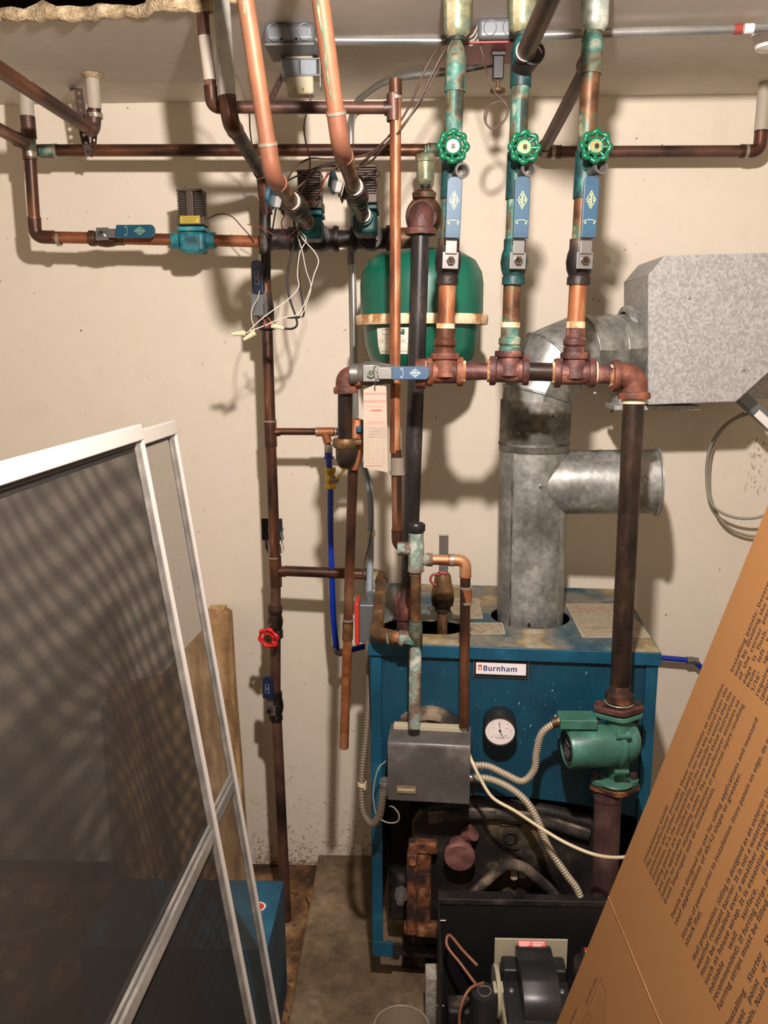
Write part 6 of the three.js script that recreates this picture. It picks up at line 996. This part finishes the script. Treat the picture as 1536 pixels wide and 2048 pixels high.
// woven mesh: real open weave by an alpha map, 1.5 mm pitch
const weave = (pu, pw, open) => { const S = 256, n = 16, d = new Uint8Array(S * S * 4); for (let y = 0; y < S; y++) for (let x = 0; x < S; x++) { const u = (x * n / S) % 1, w = (y * n / S) % 1, on = u > open || w > open ? 255 : 0, k = (y * S + x) * 4; d[k] = d[k + 1] = d[k + 2] = on; d[k + 3] = 255; } const t = new THREE.DataTexture(d, S, S); t.magFilter = THREE.LinearFilter; t.minFilter = THREE.LinearFilter; t.wrapS = t.wrapT = THREE.RepeatWrapping; t.repeat.set(1 / (pu * n), 1 / (pw * n)); t.needsUpdate = true; return t; };
const slack = noiser(4711); // how far the loose cloth is pulled out of square, in metres
function screen(label, T, B, len, pitch, tint, open, railF, pull) {
  const t = thing('window_screen', label, 'window screen');
  const U = dirOf(B, T), w = v(-0.04, 0, 1), F = w.addScaledVector(U, -w.dot(U)).normalize(), N = F.clone().cross(U).negate(); // N faces the room
  if (N.x < 0) N.negate();
  const H = B.distanceTo(T); frameGroup(t, B, F, N); const up2 = N.clone().cross(F), sg = Math.sign(up2.dot(U));
  const fw = 0.026, fd = 0.011, bead = 0.007;
  part(t, 'top_rail', box(len, 0.026, fd, len / 2, sg * (H - 0.013), 0, 0.0025), M.frame);
  part(t, 'bottom_rail', box(len, fw, fd, len / 2, sg * fw / 2, 0, 0.0025), M.frame);
  for (const q of [0, 1]) { const st = part(t, 'end_stile', box(bead, H - 0.026 - fw, fd, q ? len - bead / 2 : bead / 2, sg * (H - 0.026 + fw) / 2, 0, 0.0025), M.frame); part(st, 'inner_channel', box(fw - bead, H - 0.026 - fw, 0.006, q ? len - (fw + bead) / 2 : (fw + bead) / 2, sg * (H - 0.026 + fw) / 2, -0.003, 0.0015), M.frameGrey); }
  part(t, 'spline', box(len - 2 * fw, 0.006, 0.006, len / 2, sg * (H - 0.029), -0.003, 0.001), M.black, 'black rubber spline under the top rail');
  const mr = part(t, 'middle_rail', box(len - 2 * fw, 0.022, 0.009, len / 2, sg * H * railF, 0, 0.002), M.frameGrey); part(mr, 'spline', box(len - 2 * fw, 0.006, 0.006, len / 2, sg * (H * railF + 0.018), -0.002, 0.001), M.frameGrey);
  const pg = new THREE.PlaneGeometry(len - 1.6 * fw, H - 1.6 * fw, 70, 70); pg.translate(len / 2, sg * H / 2, -0.004);
  const pp = pg.attributes.position, pu = pg.attributes.uv; for (let i = 0; i < pp.count; i++) { const a = pp.getX(i), b = Math.abs(pp.getY(i)); pu.setXY(i, a + pull * (slack(a / 2, b / 2, 6, 4, 2) - 0.5), b + pull * 0.3 * (slack(a / 2 + 0.37, b / 2, 5, 5, 2) - 0.5)); }
  part(t, 'mesh', plain(pg), new THREE.MeshStandardMaterial({ color: tint, roughness: 0.7, alphaMap: weave(pitch, 0.0015, open), transparent: true, side: THREE.DoubleSide }), 'dark woven insect mesh');
  return t;
}
{
  const T1 = v(-0.443,1.498,1.02), B1 = v(v(-0.2944,0.3655,1.02).x, 0, 1.02), T2 = v(-0.445,1.487,0.82), B2 = v(0, 0, 0.82);
  { const d = v(-0.2944,0.3655,1.02).clone().sub(T1); const k = (0.003 - T1.y) / d.y; B1.copy(T1).addScaledVector(d, k); }
  { const d = v(-0.2851,0.1782,0.82).clone().sub(T2); const k = (0.003 - T2.y) / d.y; B2.copy(T2).addScaledVector(d, k); }
  screen('white framed window screen with dark mesh, in front', T1, B1, 1.15, 0.00148, 0x24211e, 0.46, 0.517, 0.016);
  screen('white framed window screen showing behind the front one', T2, B2, 1.2, 0.00156, 0x4a4640, 0.74, 0.51, 0.002);
}
{
  const t = thing('wood_board', 'rough split lumber board leaning on wall behind the screens', 'board');
  const a = v(-0.5827,0.8751,0.12), b = v(-0.5166,0.88,0.12), s = new THREE.Shape();
  s.moveTo(a.x - 0.3, 0); s.lineTo(b.x + 0.02, 0); s.lineTo(b.x + 0.012, 0.4); s.lineTo(b.x + 0.004, 0.62); s.lineTo(b.x, b.y - 0.004); s.lineTo(b.x - 0.012, b.y + 0.002); s.lineTo(a.x, b.y - 0.045); s.lineTo(a.x - 0.08, b.y - 0.13); s.lineTo(a.x - 0.14, b.y - 0.2); s.lineTo(a.x - 0.3, b.y - 0.24); s.closePath();
  const g = new THREE.ExtrudeGeometry(s, { depth: 0.035, bevelEnabled: true, bevelSize: 0.003, bevelThickness: 0.003, bevelSegments: 1 }); g.translate(0, 0, 0.09);
  part(t, 'plank', metres(g), M.wood); 
  const u = thing('wood_block', 'square end of lumber standing behind the rough board', 'board');
  const c = v(-0.5667,0.8736,0.06), w0 = v(-0.5431,0.8737,0.06).x - v(-0.5917,0.8734,0.06).x; part(u, 'post', box(w0, c.y, 0.04, c.x, c.y / 2, 0.045, 0.003), M.wood);
}
{
  const t = thing('blue_metal_box', 'low blue metal box on the floor behind the screens', 'box');
  const a = v(-0.3131,0.318,0.53), w = 0.42, d = 0.24; const x = a.x - w / 2;
  part(t, 'top_panel', box(w, 0.004, d, x, a.y, 0.53 + d / 2, 0.001), M.blue);
  part(t, 'side_panel', box(0.003, a.y, d, a.x - 0.002, a.y / 2, 0.53 + d / 2, 0.001), M.blue); part(t, 'side_panel', box(0.003, a.y, d, a.x - w + 0.002, a.y / 2, 0.53 + d / 2, 0.001), M.blue);
  part(t, 'rear_panel', box(w, a.y, 0.003, x, a.y / 2, 0.532, 0.001), M.blue); part(t, 'front_panel', box(w, a.y, 0.003, x, a.y / 2, 0.53 + d - 0.002, 0.001), M.blue);
  const q = v(-0.3585,0.33,0.6281); const cg = new THREE.CircleGeometry(0.017, 32); cg.rotateX(-Math.PI / 2); cg.translate(q.x, a.y + 0.0026, q.z); part(t, 'round_sticker', plain(cg), printed(128, 128, (c, w1, h) => { c.fillStyle = '#e8e4de'; c.fillRect(0, 0, w1, h); c.fillStyle = '#c83a2c'; c.beginPath(); c.arc(64, 64, 50, 0, 7); c.fill(); c.fillStyle = '#5a1c14'; c.fillRect(40, 58, 48, 12); }), 'red and white round sticker');
}
{ // long printed carton leaning at the right, its broad face turned to the room
  const A = v(0.2528,0.4733,1.12), u = v(0.2947,0.9556,0), w = v(0.0411,-0.0127,0.9991), n = v(-0.9547,0.2945,0.0431);
  const t = thing('cardboard_carton', 'long brown cardboard carton with printed installation guide leaning at lower right', 'carton');
  const lo = -0.485, hi = 1.25, wd = 0.62, th = 0.06;
  const basis = new THREE.Matrix4().makeBasis(u, w, n).setPosition(A);
  const body = new THREE.BoxGeometry(hi - lo, wd, th); body.translate((hi + lo) / 2, wd / 2, -th / 2 - 0.0006); body.applyMatrix4(basis); const mirrored = basis.determinant() < 0;
  if (mirrored) { const ix = body.index.array; for (let i = 0; i < ix.length; i += 3) { const q = ix[i]; ix[i] = ix[i + 1]; ix[i + 1] = q; } body.computeVertexNormals(); }
  part(t, 'body', metres(body), M.cardboard);
  const U0 = 0.0, U1 = 1.0, W1 = 0.5;
  const art = canvas(2048, 1024, (c, cw0, ch) => {
    const K = cw0 / (U1 - U0), X = (q) => (q - U0) * K, Y = (q) => q * K;
    c.fillStyle = '#885f34'; c.fillRect(0, 0, cw0, ch);
    for (let i = 0; i < 3000; i++) { c.fillStyle = rnd() < 0.5 ? 'rgba(152,110,66,0.10)' : 'rgba(114,78,42,0.10)'; c.fillRect(rnd() * cw0, rnd() * ch, 4 + rnd() * 60, 1 + rnd() * 3); }
    c.fillStyle = '#1c100a';
    const lh = 0.0135, fs = 0.0118 * K;
    const lines = (arr, x0, x1, y0, bold) => arr.forEach((s, i) => { c.font = (bold ? 'bold italic ' : 'bold ') + fs + 'px sans-serif'; const last = s.endsWith('|'), str = last ? s.slice(0, -1) : s, ws = str.split(' '), tot = ws.reduce((q, k) => q + c.measureText(k).width, 0), full = X(x1) - X(x0); let x = X(x0); const sq = Math.min(1, full * 0.985 / (tot + ws.length * fs * 0.22)); const gap = last || ws.length < 2 ? fs * 0.27 : (full - tot * sq) / (ws.length - 1); ws.forEach((k) => { const m = c.measureText(k).width * sq; c.fillText(k, x, Y(y0 + i * lh), m + 0.01); x += m + gap; }); });
    const a0 = 0.372, a1 = 0.69;
    lines(['Installation Guide|'], a0, a1, 0.066, true);
    lines(['The manufacturer provides these instructions as installation', 'guidelines and neither installs panels nor has any control over the', 'installation. It is the responsibility of the installer to ensure that the', 'siding panels are installed in accordance with these instructions', 'and any applicable building codes. The manufacturer assumes no', 'liability for either improper installation or personal injury resulting', 'from improper use or installation.|'], a0, a1, 0.08);
    lines(['Panels are designed for use for siding applications and mansard', 'roof applications of 45/12 slope or greater.|'], a0, a1, 0.08 + lh * 8.2);
    lines(['Storage of panels prior to installation: Store panels on edge, do not', 'stack flat.|'], a0, a1, 0.08 + lh * 11.2);
    lines(['Wall preparation: Siding is designed as an exterior cladding and a', 'weather resistant barrier. It is not a watertight covering. Siding', 'must be installed over a weather resistant house barrier', 'such as house wrap. It is essential that you work over a', 'nailable wall surface. (i.e. 7/16" OSB is', 'recommended). If furring strips are used the space between', 'furring strips must be filled to ensure a solid surface.|'], a0, a1, 0.08 + lh * 14.2);
    lines(['Installing Starter Strip: Level the strip at the', 'lowest point of the structure and fit all the', 'channels. Nail the starter strip to the wall.|'], a0, a1, 0.08 + lh * 22.2);
    lines(['Installing panels: Determine the', 'wall by dividing the total length', 'of the corner pieces used. The', 'edge is flush. Any installation', 'from left to right. Leave a', '1/16" space between panels', 'requires a hole drilled first', '(pilot) before nailing and is', 'required.|'], 0.713, 0.9, 0.088);
    // line drawings beyond the fold
    c.strokeStyle = '#5a381e'; c.lineWidth = 3; c.font = 'bold italic ' + fs * 0.8 + 'px sans-serif';
    const tri = (ux, wy, s) => { c.beginPath(); c.moveTo(X(ux), Y(wy)); c.lineTo(X(ux - s * 1.25), Y(wy)); c.lineTo(X(ux - s * 1.25), Y(wy + s * 1.3)); c.lineTo(X(ux), Y(wy + s * 0.25)); c.closePath(); c.stroke(); c.lineWidth = 1.6; for (let k = 1; k < 6; k++) { c.beginPath(); c.moveTo(X(ux - s * 0.1), Y(wy + s * (0.08 + k * 0.04))); c.lineTo(X(ux - s * 1.2), Y(wy + s * k * 0.2)); c.stroke(); } c.lineWidth = 3; c.strokeRect(X(ux - s * 0.95), Y(wy + s * 0.06), s * 0.5 * K, s * 0.07 * K); };
    tri(0.165, 0.075, 0.13); tri(0.215, 0.26, 0.14);
    c.fillText('1st Cut Line', X(0.1), Y(0.066)); c.fillText('Full Panel', X(0.03), Y(0.045)); c.fillText('Pull up to engage', X(0.13), Y(0.235)); c.beginPath(); c.moveTo(X(0.215), Y(0.24)); c.lineTo(X(0.2), Y(0.262)); c.stroke();
  });
  const N = 2, pos = [], uv = [], corner = [[U0, 0], [U1, 0], [U1, W1], [U0, W1]];
  const P3 = corner.map(([q, k]) => A.clone().addScaledVector(u, q).addScaledVector(w, k).addScaledVector(n, 0.0002));
  const order = [0, 2, 1, 0, 3, 2]; for (const i of order) { pos.push(P3[i].x, P3[i].y, P3[i].z); uv.push((corner[i][0] - U0) / (U1 - U0), 1 - corner[i][1] / W1); }
  const g = new THREE.BufferGeometry(); g.setAttribute('position', new THREE.Float32BufferAttribute(pos, 3)); g.setAttribute('uv', new THREE.Float32BufferAttribute(uv, 2)); g.computeVertexNormals();
  const nn = v().fromBufferAttribute(g.attributes.normal, 0); if (nn.dot(n) < 0) { const idx = [0, 2, 1, 3, 5, 4]; g.setIndex(idx); g.computeVertexNormals(); }
  part(t, 'printed_face', plain(g), new THREE.MeshStandardMaterial({ map: art, roughness: 0.75 }), 'brown face with dark print');
  const cr = (k) => A.clone().addScaledVector(u, 0.26).addScaledVector(w, k).addScaledVector(n, 0.0001);
  part(t, 'fold_line', rod(cr(0), cr(0.6), 0.0016, 0.0016, 8), M.cardboard);
}
{ // floor clutter
  const t = thing('concrete_block', 'grey concrete block standing beside the burner shroud', 'block');
  const a = v(0.0353,0.2003,0.66); part(t, 'block', box(0.12, a.y - 0.045, 0.05, a.x + 0.06, (a.y + 0.045) / 2, 0.68, 0.004), M.concreteGrey);
  const b = thing('plastic_tub', 'clear plastic tub at the bottom edge', 'tub');
  const c = v(-0.0182,0.16,0.7987), tubM = new THREE.MeshPhysicalMaterial({ color: 0xd8cdb8, roughness: 0.35, transmission: 0.75, thickness: 0 });
  part(b, 'wall', turned([[0, 0], [0.05, 0], [0.052, 0.004], [0.06, 0.112], [0.0585, 0.112], [0.05, 0.006], [0, 0.004]], v(c.x, 0.0455, c.z), Y1, 40), tubM);
  part(b, 'rim', metres(new THREE.TorusGeometry(0.0605, 0.0028, 8, 48).rotateX(Math.PI / 2).translate(c.x, 0.157, c.z)), tubM);
  const chips = [mat(0x8a6a44, { rough: 0.9 }), mat(0x5c4028, { rough: 0.9 }), mat(0xb8a890, { rough: 0.9 })], gs = [];
  for (let k = 0; k < 150; k++) { const s = 0.002 + rnd() * rnd() * 0.009, g = new THREE.IcosahedronGeometry(s, 0); g.scale(1 + rnd() * 1.5, 0.5, 0.6 + rnd()); g.rotateY(rnd() * 6); g.translate(-0.42 + rnd() * 0.3, s * 0.3, 0.02 + rnd() * 0.72); gs.push(metres(g)); }
  const d = part(scene, 'floor_debris', gs, chips[1]); tag(d, 'loose brown crumbs scattered on the dirty floor by the riser', 'debris', null, 'stuff');
  const tw = thing('loose_wire', 'short bent copper wire lying on the floor', 'wire'); part(tw, 'strand', wire([v(-0.3102,0.01,0.1725), v(-0.2699,0.03,0.2855), v(-0.2606,0.012,0.3337), v(-0.2645,0.006,0.3848)], 0.0015), M.copperBrown);
}
scene.traverse((o) => { if (o.isMesh) { o.castShadow = true; o.receiveShadow = true; } });
renderer.render(scene, camera);
